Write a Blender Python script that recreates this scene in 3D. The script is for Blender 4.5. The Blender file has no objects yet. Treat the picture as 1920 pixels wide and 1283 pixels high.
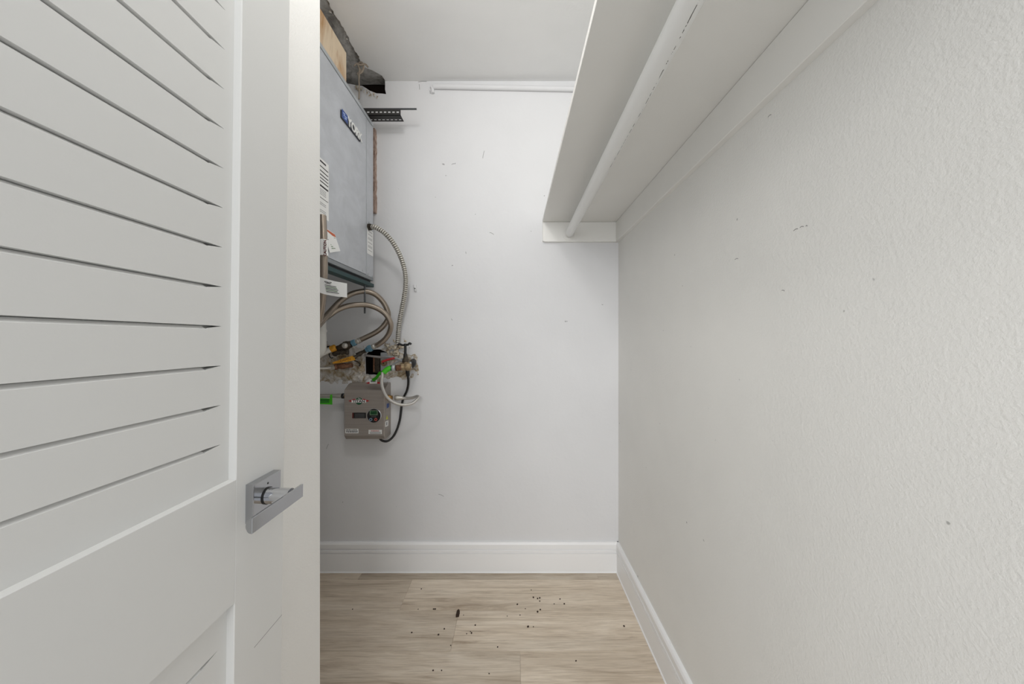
import bpy, bmesh, math, random
from mathutils import Vector, Matrix, noise
from mathutils.geometry import delaunay_2d_cdt

random.seed(7)
SC = bpy.context.scene
COL = SC.collection

# ------------------------------------------------------------------ camera
FPX = 640.0            # focal length in pixels of the 1920 px wide frame
VX, VY = 963.0, 638.0  # vanishing point of the room's depth lines
CAMZ = 1.21
cam_d = bpy.data.cameras.new('camera')
cam = bpy.data.objects.new('camera', cam_d)
COL.objects.link(cam)
cam_d.sensor_width = 36.0
cam_d.lens = FPX / 1920.0 * 36.0
cam_d.shift_x = (960.0 - VX) / 1920.0
cam_d.shift_y = (VY - 641.5) / 1920.0
cam_d.clip_start = 0.02
cam.location = (0, 0, CAMZ)
cam.rotation_euler = (math.radians(90), 0, 0)
SC.camera = cam

# ------------------------------------------------------------------ light
world = bpy.data.worlds.new('world')
SC.world = world
world.use_nodes = True
bg = world.node_tree.nodes['Background']
bg.inputs[0].default_value = (0.96, 0.98, 1.0, 1)
bg.inputs[1].default_value = 0.68

ld = bpy.data.lights.new('closet_lamp', 'POINT')
ld.energy = 8.8
ld.color = (1.0, 0.985, 0.965)
ld.shadow_soft_size = 0.075
lo = bpy.data.objects.new('closet_lamp', ld)
lo.location = (-0.28, 0.52, 2.43)
COL.objects.link(lo)

# added soft fill light behind the camera, evens out the closet
wd = bpy.data.lights.new('camera_side_fill', 'AREA')
wd.shape = 'RECTANGLE'
wd.size = 1.6
wd.size_y = 1.5
wd.energy = 54.0
wd.color = (0.98, 0.99, 1.0)
wo = bpy.data.objects.new('camera_side_fill', wd)
wo.location = (-0.40, -2.4, 2.0)
wo.rotation_euler = (math.radians(70), 0, math.radians(-8))
COL.objects.link(wo)

SC.view_settings.view_transform = 'Standard'
SC.view_settings.look = 'None'
SC.view_settings.gamma = 1.0
SC.view_settings.use_curve_mapping = False
SC.view_settings.exposure = 0.12


# ------------------------------------------------------------------ helpers
def W(px, py, d):
    """The point seen at pixel (px, py) of the photograph at depth d."""
    return Vector(((px - VX) * d / FPX, d, CAMZ + (VY - py) * d / FPX))


def on_x(px, py, x):
    """The point seen at a pixel that lies on the plane X = x."""
    d = x * FPX / (px - VX)
    return W(px, py, d)


def srgb(r, g, b):
    def f(c):
        c /= 255.0
        return c / 12.92 if c <= 0.04045 else ((c + 0.055) / 1.055) ** 2.4
    return (f(r), f(g), f(b), 1.0)


def tag(o, label=None, cat=None, group=None, kind=None):
    if label: o['label'] = label
    if cat: o['category'] = cat
    if group: o['group'] = group
    if kind: o['kind'] = kind
    return o


def empty(name, loc, label=None, cat=None, group=None, kind=None):
    o = bpy.data.objects.new(name, None)
    o.location = loc
    o.empty_display_size = 0.05
    COL.objects.link(o)
    return tag(o, label, cat, group, kind)


class MB:
    """Collects world-space geometry, then links it as one mesh object."""
    def __init__(self):
        self.bm = bmesh.new()
        self.uv = self.bm.loops.layers.uv.new('UVMap')

    def box(self, x0, x1, y0, y1, z0, z1, bevel=0.0, seg=1):
        vs = [self.bm.verts.new((x, y, z)) for x in (x0, x1) for y in (y0, y1) for z in (z0, z1)]
        fs = [(0, 1, 3, 2), (4, 6, 7, 5), (0, 4, 5, 1), (2, 3, 7, 6), (0, 2, 6, 4), (1, 5, 7, 3)]
        faces = [self.bm.faces.new([vs[i] for i in f]) for f in fs]
        if bevel > 0:
            es = list({e for f in faces for e in f.edges})
            bmesh.ops.bevel(self.bm, geom=es, offset=bevel, segments=seg, affect='EDGES', profile=0.6)
        return self

    def poly(self, pts, flip=False):
        vs = [self.bm.verts.new(p) for p in pts]
        if flip: vs.reverse()
        self.bm.faces.new(vs)
        return self

    def prism(self, prof, fn, a, b, bevel=0.0):
        """prof: list of 2-D points; fn(u, v, t) -> 3-D point; swept from t=a to t=b."""
        A = [self.bm.verts.new(fn(u, v, a)) for u, v in prof]
        B = [self.bm.verts.new(fn(u, v, b)) for u, v in prof]
        n = len(prof)
        faces = []
        for i in range(n):
            j = (i + 1) % n
            faces.append(self.bm.faces.new((A[i], A[j], B[j], B[i])))
        faces.append(self.bm.faces.new(list(reversed(A))))
        faces.append(self.bm.faces.new(B))
        if bevel > 0:
            es = list({e for f in faces for e in f.edges})
            bmesh.ops.bevel(self.bm, geom=es, offset=bevel, segments=1, affect='EDGES')
        return self

    def slab(self, pts, thick_vec):
        """A plate: polygon pts extruded by thick_vec."""
        A = [self.bm.verts.new(p) for p in pts]
        B = [self.bm.verts.new(Vector(p) + Vector(thick_vec)) for p in pts]
        n = len(pts)
        self.bm.faces.new(A)
        self.bm.faces.new(list(reversed(B)))
        for i in range(n):
            j = (i + 1) % n
            self.bm.faces.new((A[j], A[i], B[i], B[j]))
        return self

    def tube(self, pts, r, n=12, steps=8, smooth=True, rfn=None, scale_v=1.0, caps=True):
        """A round tube through pts (Catmull-Rom); rfn(s) scales the radius at arc length s."""
        P = catmull(pts, steps) if smooth else [Vector(p) for p in pts]
        rings = []
        up = None
        s = 0.0
        for i, p in enumerate(P):
            if i == 0: t = P[1] - P[0]
            elif i == len(P) - 1: t = P[-1] - P[-2]
            else: t = P[i + 1] - P[i - 1]
            t.normalize()
            if up is None:
                up = Vector((0, 0, 1)) if abs(t.z) < 0.9 else Vector((1, 0, 0))
            side = t.cross(up).normalized()
            up = side.cross(t).normalized()
            if i: s += (P[i] - P[i - 1]).length
            rr = r * (rfn(s) if rfn else 1.0)
            ring = [self.bm.verts.new(p + side * (rr * math.cos(2 * math.pi * k / n)) + up * (rr * math.sin(2 * math.pi * k / n))) for k in range(n)]
            rings.append((ring, s))
        for (a, sa), (b, sb) in zip(rings, rings[1:]):
            for k in range(n):
                j = (k + 1) % n
                f = self.bm.faces.new((a[k], a[j], b[j], b[k]))
                f.smooth = True
                for lp, uv in zip(f.loops, ((k / n, sa), ((k + 1) / n, sa), ((k + 1) / n, sb), (k / n, sb))):
                    lp[self.uv].uv = (uv[0], uv[1] * scale_v)
        if caps:
            self.bm.faces.new(list(reversed(rings[0][0])))
            self.bm.faces.new(rings[-1][0])
        return self

    def lathe(self, origin, axis, prof, n=20, flat=None):
        """Rings (t, r) along axis from origin; flat=6 makes hexagons."""
        axis = Vector(axis).normalized()
        ref = Vector((0, 0, 1)) if abs(axis.z) < 0.9 else Vector((1, 0, 0))
        a = axis.cross(ref).normalized()
        b = axis.cross(a).normalized()
        n = flat or n
        rings = []
        for t, r in prof:
            c = Vector(origin) + axis * t
            rings.append([self.bm.verts.new(c + a * (r * math.cos(2 * math.pi * k / n)) + b * (r * math.sin(2 * math.pi * k / n))) for k in range(n)])
        for p, q in zip(rings, rings[1:]):
            for k in range(n):
                j = (k + 1) % n
                f = self.bm.faces.new((p[k], p[j], q[j], q[k]))
                f.smooth = not flat
        self.bm.faces.new(list(reversed(rings[0])))
        self.bm.faces.new(rings[-1])
        return self

    def disc(self, c, nrm, r, thick, n=24, sx=1.0):
        return self.lathe(c, nrm, [(0, r), (thick, r)], n)

    def build(self, name, m, parent=None, origin=None, sharp=35):
        bmesh.ops.recalc_face_normals(self.bm, faces=self.bm.faces)
        if origin is None and parent is None:
            origin = (0, 0, 0)
        me = bpy.data.meshes.new(name)
        o = bpy.data.objects.new(name, me)
        off = Vector(origin) if origin is not None else Vector((0, 0, 0))
        if origin is not None:
            bmesh.ops.translate(self.bm, verts=self.bm.verts, vec=-off)
        self.bm.to_mesh(me)
        self.bm.free()
        if any(p.use_smooth for p in me.polygons):
            me.set_sharp_from_angle(angle=math.radians(sharp + 15))
        me.materials.append(m)
        COL.objects.link(o)
        if parent is not None:
            o.parent = parent
            o.matrix_parent_inverse = world_of(parent).inverted()
        o.location = off
        return o


def world_of(o):
    m = o.matrix_basis.copy()
    while o.parent:
        m = o.parent.matrix_basis @ o.matrix_parent_inverse @ m if False else (o.parent.matrix_basis @ o.matrix_parent_inverse @ m)
        o = o.parent
    return m


def catmull(pts, steps):
    P = [Vector(p) for p in pts]
    if len(P) < 3 and steps:
        return [P[0].lerp(P[-1], i / steps) for i in range(steps + 1)]
    out = []
    Q = [P[0] * 2 - P[1]] + P + [P[-1] * 2 - P[-2]]
    for i in range(1, len(Q) - 2):
        a, b, c, d = Q[i - 1], Q[i], Q[i + 1], Q[i + 2]
        for k in range(steps):
            t = k / steps
            out.append(0.5 * ((2 * b) + (c - a) * t + (2 * a - 5 * b + 4 * c - d) * t * t + (3 * b - a - 3 * c + d) * t ** 3))
    out.append(P[-1])
    return out


def text_obj(name, body, size, m, parent, loc, xdir, ydir, thick=0.0004, sx=1.0, bold=0.0, shear=0.0):
    """Flat raised lettering, centred at loc, reading along xdir with ydir up."""
    cu = bpy.data.curves.new('text', 'FONT')
    cu.body = body
    cu.size = size
    cu.extrude = thick
    cu.offset = bold
    cu.shear = shear
    cu.resolution_u = 3
    cu.align_x = 'CENTER'
    cu.align_y = 'CENTER'
    t = bpy.data.objects.new('text', cu)
    COL.objects.link(t)
    dg = bpy.context.evaluated_depsgraph_get()
    me = bpy.data.meshes.new_from_object(t.evaluated_get(dg))
    bpy.data.objects.remove(t)
    bpy.data.curves.remove(cu)
    x = Vector(xdir).normalized()
    y = Vector(ydir).normalized()
    z = x.cross(y).normalized()
    mt = Matrix((x * sx, y, z)).transposed().to_4x4()
    me.transform(Matrix.Translation(Vector(loc)) @ mt)
    me.name = name
    me.materials.clear()
    me.materials.append(m)
    o = bpy.data.objects.new(name, me)
    COL.objects.link(o)
    o.parent = parent
    o.matrix_parent_inverse = world_of(parent).inverted()
    return o


# ------------------------------------------------------------------ materials
def mat(name, col, rough=0.5, metal=0.0, spec=0.5):
    m = bpy.data.materials.new(name)
    m.use_nodes = True
    b = m.node_tree.nodes['Principled BSDF']
    b.inputs['Base Color'].default_value = col
    b.inputs['Roughness'].default_value = rough
    b.inputs['Metallic'].default_value = metal
    b.inputs['Specular IOR Level'].default_value = spec
    return m


def nodes(m):
    nt = m.node_tree
    return nt, nt.nodes, nt.links, nt.nodes['Principled BSDF']


def add_noise(nt, vec, scale, detail=3.0, rough=0.55, dist=0.0):
    n = nt.nodes.new('ShaderNodeTexNoise')
    n.inputs['Scale'].default_value = scale
    n.inputs['Detail'].default_value = detail
    n.inputs['Roughness'].default_value = rough
    n.inputs['Distortion'].default_value = dist
    if vec is not None: nt.links.new(vec, n.inputs['Vector'])
    return n


def coords(nt, scale=(1, 1, 1), kind='Object', rot=(0, 0, 0)):
    tc = nt.nodes.new('ShaderNodeTexCoord')
    mp = nt.nodes.new('ShaderNodeMapping')
    mp.inputs['Scale'].default_value = scale
    mp.inputs['Rotation'].default_value = rot
    nt.links.new(tc.outputs[kind], mp.inputs['Vector'])
    return mp.outputs['Vector']


def ramp(nt, fac, stops):
    r = nt.nodes.new('ShaderNodeValToRGB')
    e = r.color_ramp.elements
    while len(e) < len(stops): e.new(0.5)
    for el, (p, c) in zip(e, stops):
        el.position = p
        el.color = c
    nt.links.new(fac, r.inputs['Fac'])
    return r


def mix(nt, fac, a, b, mode='MIX'):
    n = nt.nodes.new('ShaderNodeMix')
    n.data_type = 'RGBA'
    n.blend_type = mode
    if isinstance(fac, float): n.inputs[0].default_value = fac
    else: nt.links.new(fac, n.inputs[0])
    for i, v in ((6, a), (7, b)):
        if isinstance(v, tuple): n.inputs[i].default_value = v
        else: nt.links.new(v, n.inputs[i])
    return n.outputs[2]


def bump(nt, height, strength, dist, bsdf, normal=None):
    b = nt.nodes.new('ShaderNodeBump')
    b.inputs['Strength'].default_value = strength
    b.inputs['Distance'].default_value = dist
    nt.links.new(height, b.inputs['Height'])
    if normal is not None: nt.links.new(normal, b.inputs['Normal'])
    nt.links.new(b.outputs['Normal'], bsdf.inputs['Normal'])
    return b


def wall_paint(name, col, peel_scale, peel, wave=0.0, specks=True, rough=0.75, spec=0.25):
    """Painted plaster: roller stipple, slow unevenness, a few small dark nicks."""
    m = mat(name, col, rough, spec=spec)
    nt, N, L, b = nodes(m)
    v = coords(nt)
    n1 = add_noise(nt, v, peel_scale, 3.0, 0.6)
    n2 = add_noise(nt, v, 9.0, 4.0, 0.6)
    h = N.new('ShaderNodeMath')
    h.operation = 'MULTIPLY_ADD'
    L.new(n2.outputs['Fac'], h.inputs[0])
    h.inputs[1].default_value = wave
    L.new(n1.outputs['Fac'], h.inputs[2])
    bump(nt, h.outputs[0], peel, 0.002, b)
    big = add_noise(nt, v, 2.3, 3.0, 0.6)
    tone = ramp(nt, big.outputs['Fac'], [(0.3, tuple(c * 0.95 for c in col[:3]) + (1,)), (0.7, col)])
    out = tone.outputs['Color']
    if specks:
        sp = add_noise(nt, v, 34.0, 2.0, 0.5)
        f = ramp(nt, sp.outputs['Fac'], [(0.765, (0, 0, 0, 1)), (0.79, (1, 1, 1, 1))])
        out = mix(nt, f.outputs['Color'], out, tuple(c * 0.5 for c in col[:3]) + (1,))
    L.new(out, b.inputs['Base Color'])
    return m


M = {}
M['wall_right'] = wall_paint('wall_paint_stippled', srgb(236, 235, 231), 190.0, 0.42, 0.7)
M['wall_back'] = wall_paint('wall_paint_smooth', srgb(226, 226, 227), 60.0, 0.22, 3.0)
M['wall_stub'] = wall_paint('wall_paint_orange_peel', srgb(242, 241, 238), 260.0, 0.45, 0.4, specks=False)
M['ceiling'] = wall_paint('ceiling_paint', srgb(242, 242, 241), 45.0, 0.2, 3.0, specks=False)
M['trim'] = mat('trim_paint', srgb(243, 243, 243), 0.42)
M['door'] = mat("door_paint", srgb(221, 221, 219), 0.45)
nt, N, L, b = nodes(M['door'])
bump(nt, add_noise(nt, coords(nt), 320.0, 2.0).outputs['Fac'], 0.06, 0.001, b)
M['shelf'] = wall_paint('shelf_paint', srgb(240, 239, 235), 120.0, 0.12, 1.0, specks=False, rough=0.55)

# painted rod: brush marks and a flaking seam that shows dark metal
M['rod'] = mat('rod_paint', srgb(240, 240, 238), 0.4)
nt, N, L, b = nodes(M['rod'])
tc = N.new('ShaderNodeTexCoord')
sep = N.new('ShaderNodeSeparateXYZ')
L.new(tc.outputs['UV'], sep.inputs[0])
wob = add_noise(nt, coords(nt, (1, 1, 1), 'UV'), 26.0, 3.0)
def mth(nt, op, a, b_=None, c=None):
    n = nt.nodes.new('ShaderNodeMath')
    n.operation = op
    for i, v in enumerate((a, b_, c)):
        if v is None: continue
        if isinstance(v, (int, float)): n.inputs[i].default_value = v
        else: nt.links.new(v, n.inputs[i])
    return n.outputs[0]
SEAM_U = 0.772
drift = mth(nt, 'MULTIPLY', mth(nt, 'MINIMUM', mth(nt, 'MAXIMUM', mth(nt, 'SUBTRACT', sep.outputs['Y'], 0.60), 0.0), 0.25), 0.28)
seam = mth(nt, 'ADD', drift, SEAM_U + 0.01)
d_ = mth(nt, 'ABSOLUTE', mth(nt, 'SUBTRACT', mth(nt, 'MULTIPLY_ADD', wob.outputs['Fac'], 0.02, sep.outputs['X']), seam))
band = mth(nt, 'MULTIPLY', mth(nt, 'LESS_THAN', d_, 0.0065), mth(nt, 'LESS_THAN', sep.outputs['Y'], 1.15))
gap = add_noise(nt, coords(nt, (0.2, 1, 1), 'UV'), 42.0, 4.0, 0.7)
gate = mth(nt, 'GREATER_THAN', gap.outputs['Fac'], 0.49)
crack = mth(nt, 'MULTIPLY', band, gate)
L.new(mix(nt, crack, srgb(240, 240, 238), srgb(74, 70, 66)), b.inputs['Base Color'])
bump(nt, add_noise(nt, coords(nt, (40, 6, 1), 'UV'), 3.0, 4.0).outputs['Fac'], 0.2, 0.001, b)

# vinyl planks
M['plank'] = mat('oak_plank', srgb(176, 160, 142), 0.5, spec=0.35)
nt, N, L, b = nodes(M['plank'])
oi = N.new('ShaderNodeObjectInfo')
tc = N.new('ShaderNodeTexCoord')
vadd = N.new('ShaderNodeVectorMath')
vadd.operation = 'ADD'
comb = N.new('ShaderNodeCombineXYZ')
rr = mth(nt, 'MULTIPLY', oi.outputs['Random'], 37.0)
L.new(rr, comb.inputs[0]); L.new(rr, comb.inputs[1]); L.new(rr, comb.inputs[2])
L.new(tc.outputs['Object'], vadd.inputs[0]); L.new(comb.outputs[0], vadd.inputs[1])
def mapped(nt, vec, scale):
    mp = nt.nodes.new('ShaderNodeMapping')
    mp.inputs['Scale'].default_value = scale
    nt.links.new(vec, mp.inputs['Vector'])
    return mp.outputs['Vector']
g1 = add_noise(nt, mapped(nt, vadd.outputs[0], (2.2, 26, 26)), 1.0, 6.0, 0.62, 1.1)
g2 = add_noise(nt, mapped(nt, vadd.outputs[0], (9, 190, 190)), 1.0, 4.0, 0.65, 0.4)
g3 = add_noise(nt, mapped(nt, vadd.outputs[0], (1.2, 7, 7)), 1.0, 3.0, 0.5, 0.6)
c1 = ramp(nt, g1.outputs['Fac'], [(0.28, srgb(176, 158, 138)), (0.44, srgb(212, 197, 177)), (0.60, srgb(226, 213, 195)), (0.8, srgb(235, 224, 208))])
c2 = ramp(nt, g2.outputs['Fac'], [(0.33, (0.74, 0.71, 0.68, 1)), (0.55, (1, 1, 1, 1))])
c3 = ramp(nt, g3.outputs['Fac'], [(0.32, (0.86, 0.85, 0.84, 1)), (0.6, (1, 1, 1, 1))])
o1 = mix(nt, 0.8, c1.outputs['Color'], c2.outputs['Color'], 'MULTIPLY')
o2 = mix(nt, 1.0, o1, c3.outputs['Color'], 'MULTIPLY')
o3 = mix(nt, 1.0, o2, oi.outputs['Color'], 'MULTIPLY')
L.new(o3, b.inputs['Base Color'])
bump(nt, g2.outputs['Fac'], 0.12, 0.001, b)

# galvanised grey casing
def metal_sheet(name, col, rough, streak=(3, 3, 30), amount=0.12, metal=0.75):
    m = mat(name, col, rough, metal)
    nt, N, L, b = nodes(m)
    n = add_noise(nt, coords(nt, streak), 2.0, 5.0, 0.65, 0.4)
    lo_ = tuple(c * (1 - amount) for c in col[:3]) + (1,)
    hi_ = tuple(min(1, c * (1 + amount)) for c in col[:3]) + (1,)
    r = ramp(nt, n.outputs['Fac'], [(0.3, lo_), (0.7, hi_)])
    L.new(r.outputs['Color'], b.inputs['Base Color'])
    return m

M['casing'] = metal_sheet('grey_coated_steel', srgb(192, 195, 200), 0.42, (4, 4, 6), 0.10, 0.25)
M['casing_dark'] = metal_sheet('casing_edge', srgb(138, 142, 145), 0.5, (4, 4, 6), 0.10, 0.2)
M['lip'] = metal_sheet('galvanised_lip', srgb(180, 184, 187), 0.4, (6, 6, 6), 0.12, 0.3)
M['steel'] = metal_sheet('brushed_steel', srgb(160, 152, 145), 0.34, (2, 2, 90), 0.10, 0.3)
M['chrome'] = mat('polished_chrome', srgb(206, 207, 210), 0.05, 1.0)
M['chrome_b'] = mat('satin_chrome', srgb(180, 181, 184), 0.12, 1.0)
M['pan'] = mat('teal_pan', srgb(18, 56, 58), 0.45)
M['darkmetal'] = mat('dark_metal', srgb(66, 66, 66), 0.5, 0.6)
M['rodmetal'] = mat('zinc_rod', srgb(92, 94, 96), 0.45, 0.7)
M['greytube'] = metal_sheet('grey_tube', srgb(164, 160, 158), 0.45, (30, 30, 30), 0.2, 0.3)
M['black'] = mat('black_plastic', srgb(18, 18, 19), 0.4)
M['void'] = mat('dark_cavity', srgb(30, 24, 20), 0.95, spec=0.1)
M['white'] = mat('white_label', srgb(236, 236, 234), 0.5)
M['ink'] = mat('black_ink', srgb(28, 28, 30), 0.6)
M['greenink'] = mat('green_ink', srgb(84, 122, 70), 0.6)
M['greyink'] = mat('grey_ink', srgb(120, 120, 122), 0.6)
M['redink'] = mat('red_ink', srgb(176, 26, 32), 0.5)
M['maroon'] = mat('maroon_ink', srgb(96, 34, 30), 0.5)
M['orange'] = mat('orange_band', srgb(196, 92, 48), 0.5)
M['navy'] = mat('navy_badge', srgb(22, 26, 40), 0.35)
M['blue'] = mat('blue_logo', srgb(44, 78, 150), 0.4)
M['ltblue'] = mat('pale_blue', srgb(196, 212, 240), 0.4)
M['green'] = mat('green_tag', srgb(70, 190, 28), 0.45)
M['greendark'] = mat('dark_green', srgb(20, 84, 52), 0.45)
M['lcd'] = mat('lcd_green', srgb(24, 74, 40), 0.25)
M['lime'] = mat('yellow_green', srgb(200, 206, 70), 0.5)
M['pvc'] = mat('white_pvc', srgb(226, 225, 220), 0.4)
M['brass'] = metal_sheet('aged_brass', srgb(186, 142, 80), 0.38, (40, 40, 40), 0.35, 0.8)
M['dull_brass'] = metal_sheet('dull_brass', srgb(158, 138, 108), 0.5, (60, 60, 60), 0.45, 0.5)
M['copper'] = metal_sheet('aged_copper', srgb(128, 92, 70), 0.5, (50, 50, 50), 0.5, 0.5)
M['corroded'] = metal_sheet('corroded_fitting', srgb(74, 66, 56), 0.6, (60, 60, 60), 0.6, 0.5)
M['bluenut'] = mat('blue_nut', srgb(92, 132, 152), 0.45, 0.2)
M['ochre'] = metal_sheet('ochre_vinyl', srgb(206, 146, 36), 0.5, (60, 60, 60), 0.3, 0.0)
M['foam'] = mat('sealant_foam', srgb(216, 206, 186), 0.85)
nt, N, L, b = nodes(M['foam'])
fn = add_noise(nt, coords(nt), 90.0, 4.0, 0.7)
L.new(ramp(nt, fn.outputs['Fac'], [(0.36, srgb(120, 88, 52)), (0.5, srgb(216, 204, 182)), (0.7, srgb(236, 232, 224))]).outputs['Color'], b.inputs['Base Color'])
M['dirt'] = mat('dark_crumb', srgb(54, 38, 28), 0.9)
M['scuff'] = mat('scuff_grey', srgb(140, 139, 137), 0.8)

# braided stainless sleeve: crossing strands
def braid(name, base, dark, ku, kv, metal=0.7):
    m = mat(name, base, 0.3, metal)
    nt, N, L, b = nodes(m)
    tc = N.new('ShaderNodeTexCoord')
    sep = N.new('ShaderNodeSeparateXYZ')
    L.new(tc.outputs['UV'], sep.inputs[0])
    a = mth(nt, 'SINE', mth(nt, 'MULTIPLY_ADD', sep.outputs['X'], ku * 2 * math.pi, mth(nt, 'MULTIPLY', sep.outputs['Y'], kv)))
    c = mth(nt, 'SINE', mth(nt, 'SUBTRACT', mth(nt, 'MULTIPLY', sep.outputs['X'], ku * 2 * math.pi), mth(nt, 'MULTIPLY', sep.outputs['Y'], kv)))
    h0 = mth(nt, 'MULTIPLY_ADD', mth(nt, 'MAXIMUM', a, c), 0.5, 0.5)
    st = add_noise(nt, coords(nt, (9, 2.5, 1), 'UV'), 1.0, 2.0)
    h = mth(nt, 'MULTIPLY_ADD', mth(nt, 'SUBTRACT', st.outputs['Fac'], 0.5), 1.9, mth(nt, 'MULTIPLY_ADD', h0, 0.55, 0.30))
    r = ramp(nt, h, [(0.25, dark), (0.75, base)])
    L.new(r.outputs['Color'], b.inputs['Base Color'])
    bump(nt, h, 0.5, 0.001, b)
    return m

M['braid'] = braid('braided_steel', srgb(170, 158, 145), srgb(72, 62, 52), 14, 2200, 0.85)
M['braid_light'] = braid('braided_white_steel', srgb(214, 211, 206), srgb(128, 124, 119), 12, 2600, 0.6)
M['conduit'] = mat('plated_steel', srgb(190, 187, 180), 0.38, 0.6)
M['ribbed'] = mat('ribbed_steel', srgb(186, 182, 172), 0.4, 0.5)
RIB = 0.0100
nt, N, L, b = nodes(M['ribbed'])
tc = N.new('ShaderNodeTexCoord')
sep = N.new('ShaderNodeSeparateXYZ')
L.new(tc.outputs['UV'], sep.inputs[0])
h = mth(nt, 'MULTIPLY_ADD', mth(nt, 'SINE', mth(nt, 'MULTIPLY', sep.outputs['Y'], 2 * math.pi / RIB)), 0.5, 0.5)
L.new(ramp(nt, h, [(0.08, srgb(98, 93, 84)), (0.32, srgb(172, 168, 158)), (0.8, srgb(206, 203, 195))]).outputs['Color'], b.inputs['Base Color'])  # shade in the grooves between ribs painted into the colour

# raw timber / plywood
def timber(name, a, b_, scale):
    m = mat(name, a, 0.75)
    nt, N, L, b = nodes(m)
    n = add_noise(nt, coords(nt, scale), 1.0, 5.0, 0.6, 1.2)
    r = ramp(nt, n.outputs['Fac'], [(0.34, b_), (0.52, a), (0.75, tuple(min(1, c * 1.15) for c in a[:3]) + (1,))])
    L.new(r.outputs['Color'], b.inputs['Base Color'])
    return m

M['ply'] = timber('raw_plywood', srgb(228, 208, 180), srgb(186, 136, 80), (5, 6, 2))
M['batten'] = timber('rough_batten', srgb(176, 152, 138), srgb(110, 82, 68), (90, 90, 26))

# bare concrete above the opening
M['concrete'] = mat('bare_concrete', srgb(130, 128, 124), 0.9)
nt, N, L, b = nodes(M['concrete'])
cn = add_noise(nt, coords(nt), 14.0, 6.0, 0.7, 0.6)
L.new(ramp(nt, cn.outputs['Fac'], [(0.34, srgb(128, 124, 119)), (0.5, srgb(192, 189, 184)), (0.68, srgb(228, 226, 222))]).outputs['Color'], b.inputs['Base Color'])
bump(nt, cn.outputs['Fac'], 0.8, 0.01, b)

# broken, stained plaster round the pipes
M['plaster'] = mat('broken_plaster', srgb(206, 200, 190), 0.85)
nt, N, L, b = nodes(M['plaster'])
v = coords(nt)
p1 = add_noise(nt, v, 26.0, 5.0, 0.65, 0.7)
p2 = add_noise(nt, v, 120.0, 4.0, 0.7)
k1 = ramp(nt, p1.outputs['Fac'], [(0.30, srgb(112, 84, 50)), (0.42, srgb(176, 160, 134)), (0.55, srgb(206, 201, 194)), (0.75, srgb(226, 224, 221))])
k2 = ramp(nt, p2.outputs['Fac'], [(0.3, (0.62, 0.58, 0.52, 1)), (0.5, (1, 1, 1, 1))])
L.new(mix(nt, 0.7, k1.outputs['Color'], k2.outputs['Color'], 'MULTIPLY'), b.inputs['Base Color'])
bump(nt, p2.outputs['Fac'], 0.7, 0.004, b)


# ------------------------------------------------------------------ setting
D = 1.788              # back wall
XR = 0.549             # right wall
XL = -0.495            # left wall stub
ZC = 2.567             # ceiling
XA = -1.30             # alcove's far left wall
YN = -0.10             # the near end of what is built


def plate_with_holes(outline, holes, to3d, thick_vec):
    """A thick plate from a 2-D outline with holes cut through it."""
    verts, edges, faces_in = [], [], []
    def ring(pts):
        s = len(verts)
        verts.extend(Vector(p) for p in pts)
        edges.extend((s + i, s + (i + 1) % len(pts)) for i in range(len(pts)))
    ring(outline)
    for h in holes: ring(h)
    vo, eo, fo, *_ = delaunay_2d_cdt(verts, edges, [], 1, 1e-6)
    def inside(p, poly):
        r = False
        for i in range(len(poly)):
            (x1, y1), (x2, y2) = poly[i], poly[i - 1]
            if (y1 > p[1]) != (y2 > p[1]) and p[0] < (x2 - x1) * (p[1] - y1) / (y2 - y1) + x1: r = not r
        return r
    keep = []
    for f in fo:
        c = sum((vo[i] for i in f), Vector((0, 0))) / len(f)
        if inside(c, outline) and not any(inside(c, h) for h in holes): keep.append(f)
    mb = MB()
    A = [mb.bm.verts.new(to3d(p.x, p.y)) for p in vo]
    B = [mb.bm.verts.new(Vector(to3d(p.x, p.y)) + Vector(thick_vec)) for p in vo]
    cnt = {}
    for f in keep:
        mb.bm.faces.new([A[i] for i in f])
        mb.bm.faces.new([B[i] for i in reversed(f)])
        for i in range(len(f)):
            e = (f[i], f[(i + 1) % len(f)])
            cnt[e] = 1
    for (i, j) in cnt:
        if (j, i) not in cnt:
            mb.bm.faces.new((A[j], A[i], B[i], B[j]))
    for v_ in [v_ for v_ in mb.bm.verts if not v_.link_faces]: mb.bm.verts.remove(v_)
    return mb


def wall_xz(px, py):
    p = W(px, py, D)
    return (p.x, p.z)


def jag(poly, n, amp, seed, keep=()):
    """Roughens a polygon's edges."""
    rnd = random.Random(seed)
    out = []
    for i in range(len(poly)):
        a, b_ = poly[i], poly[(i + 1) % len(poly)]
        out.append(a)
        if i in keep: continue
        for k in range(1, n):
            t = k / n
            out.append((a[0] + (b_[0] - a[0]) * t + rnd.uniform(-amp, amp), a[1] + (b_[1] - a[1]) * t + rnd.uniform(-amp, amp)))
    return out


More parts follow.
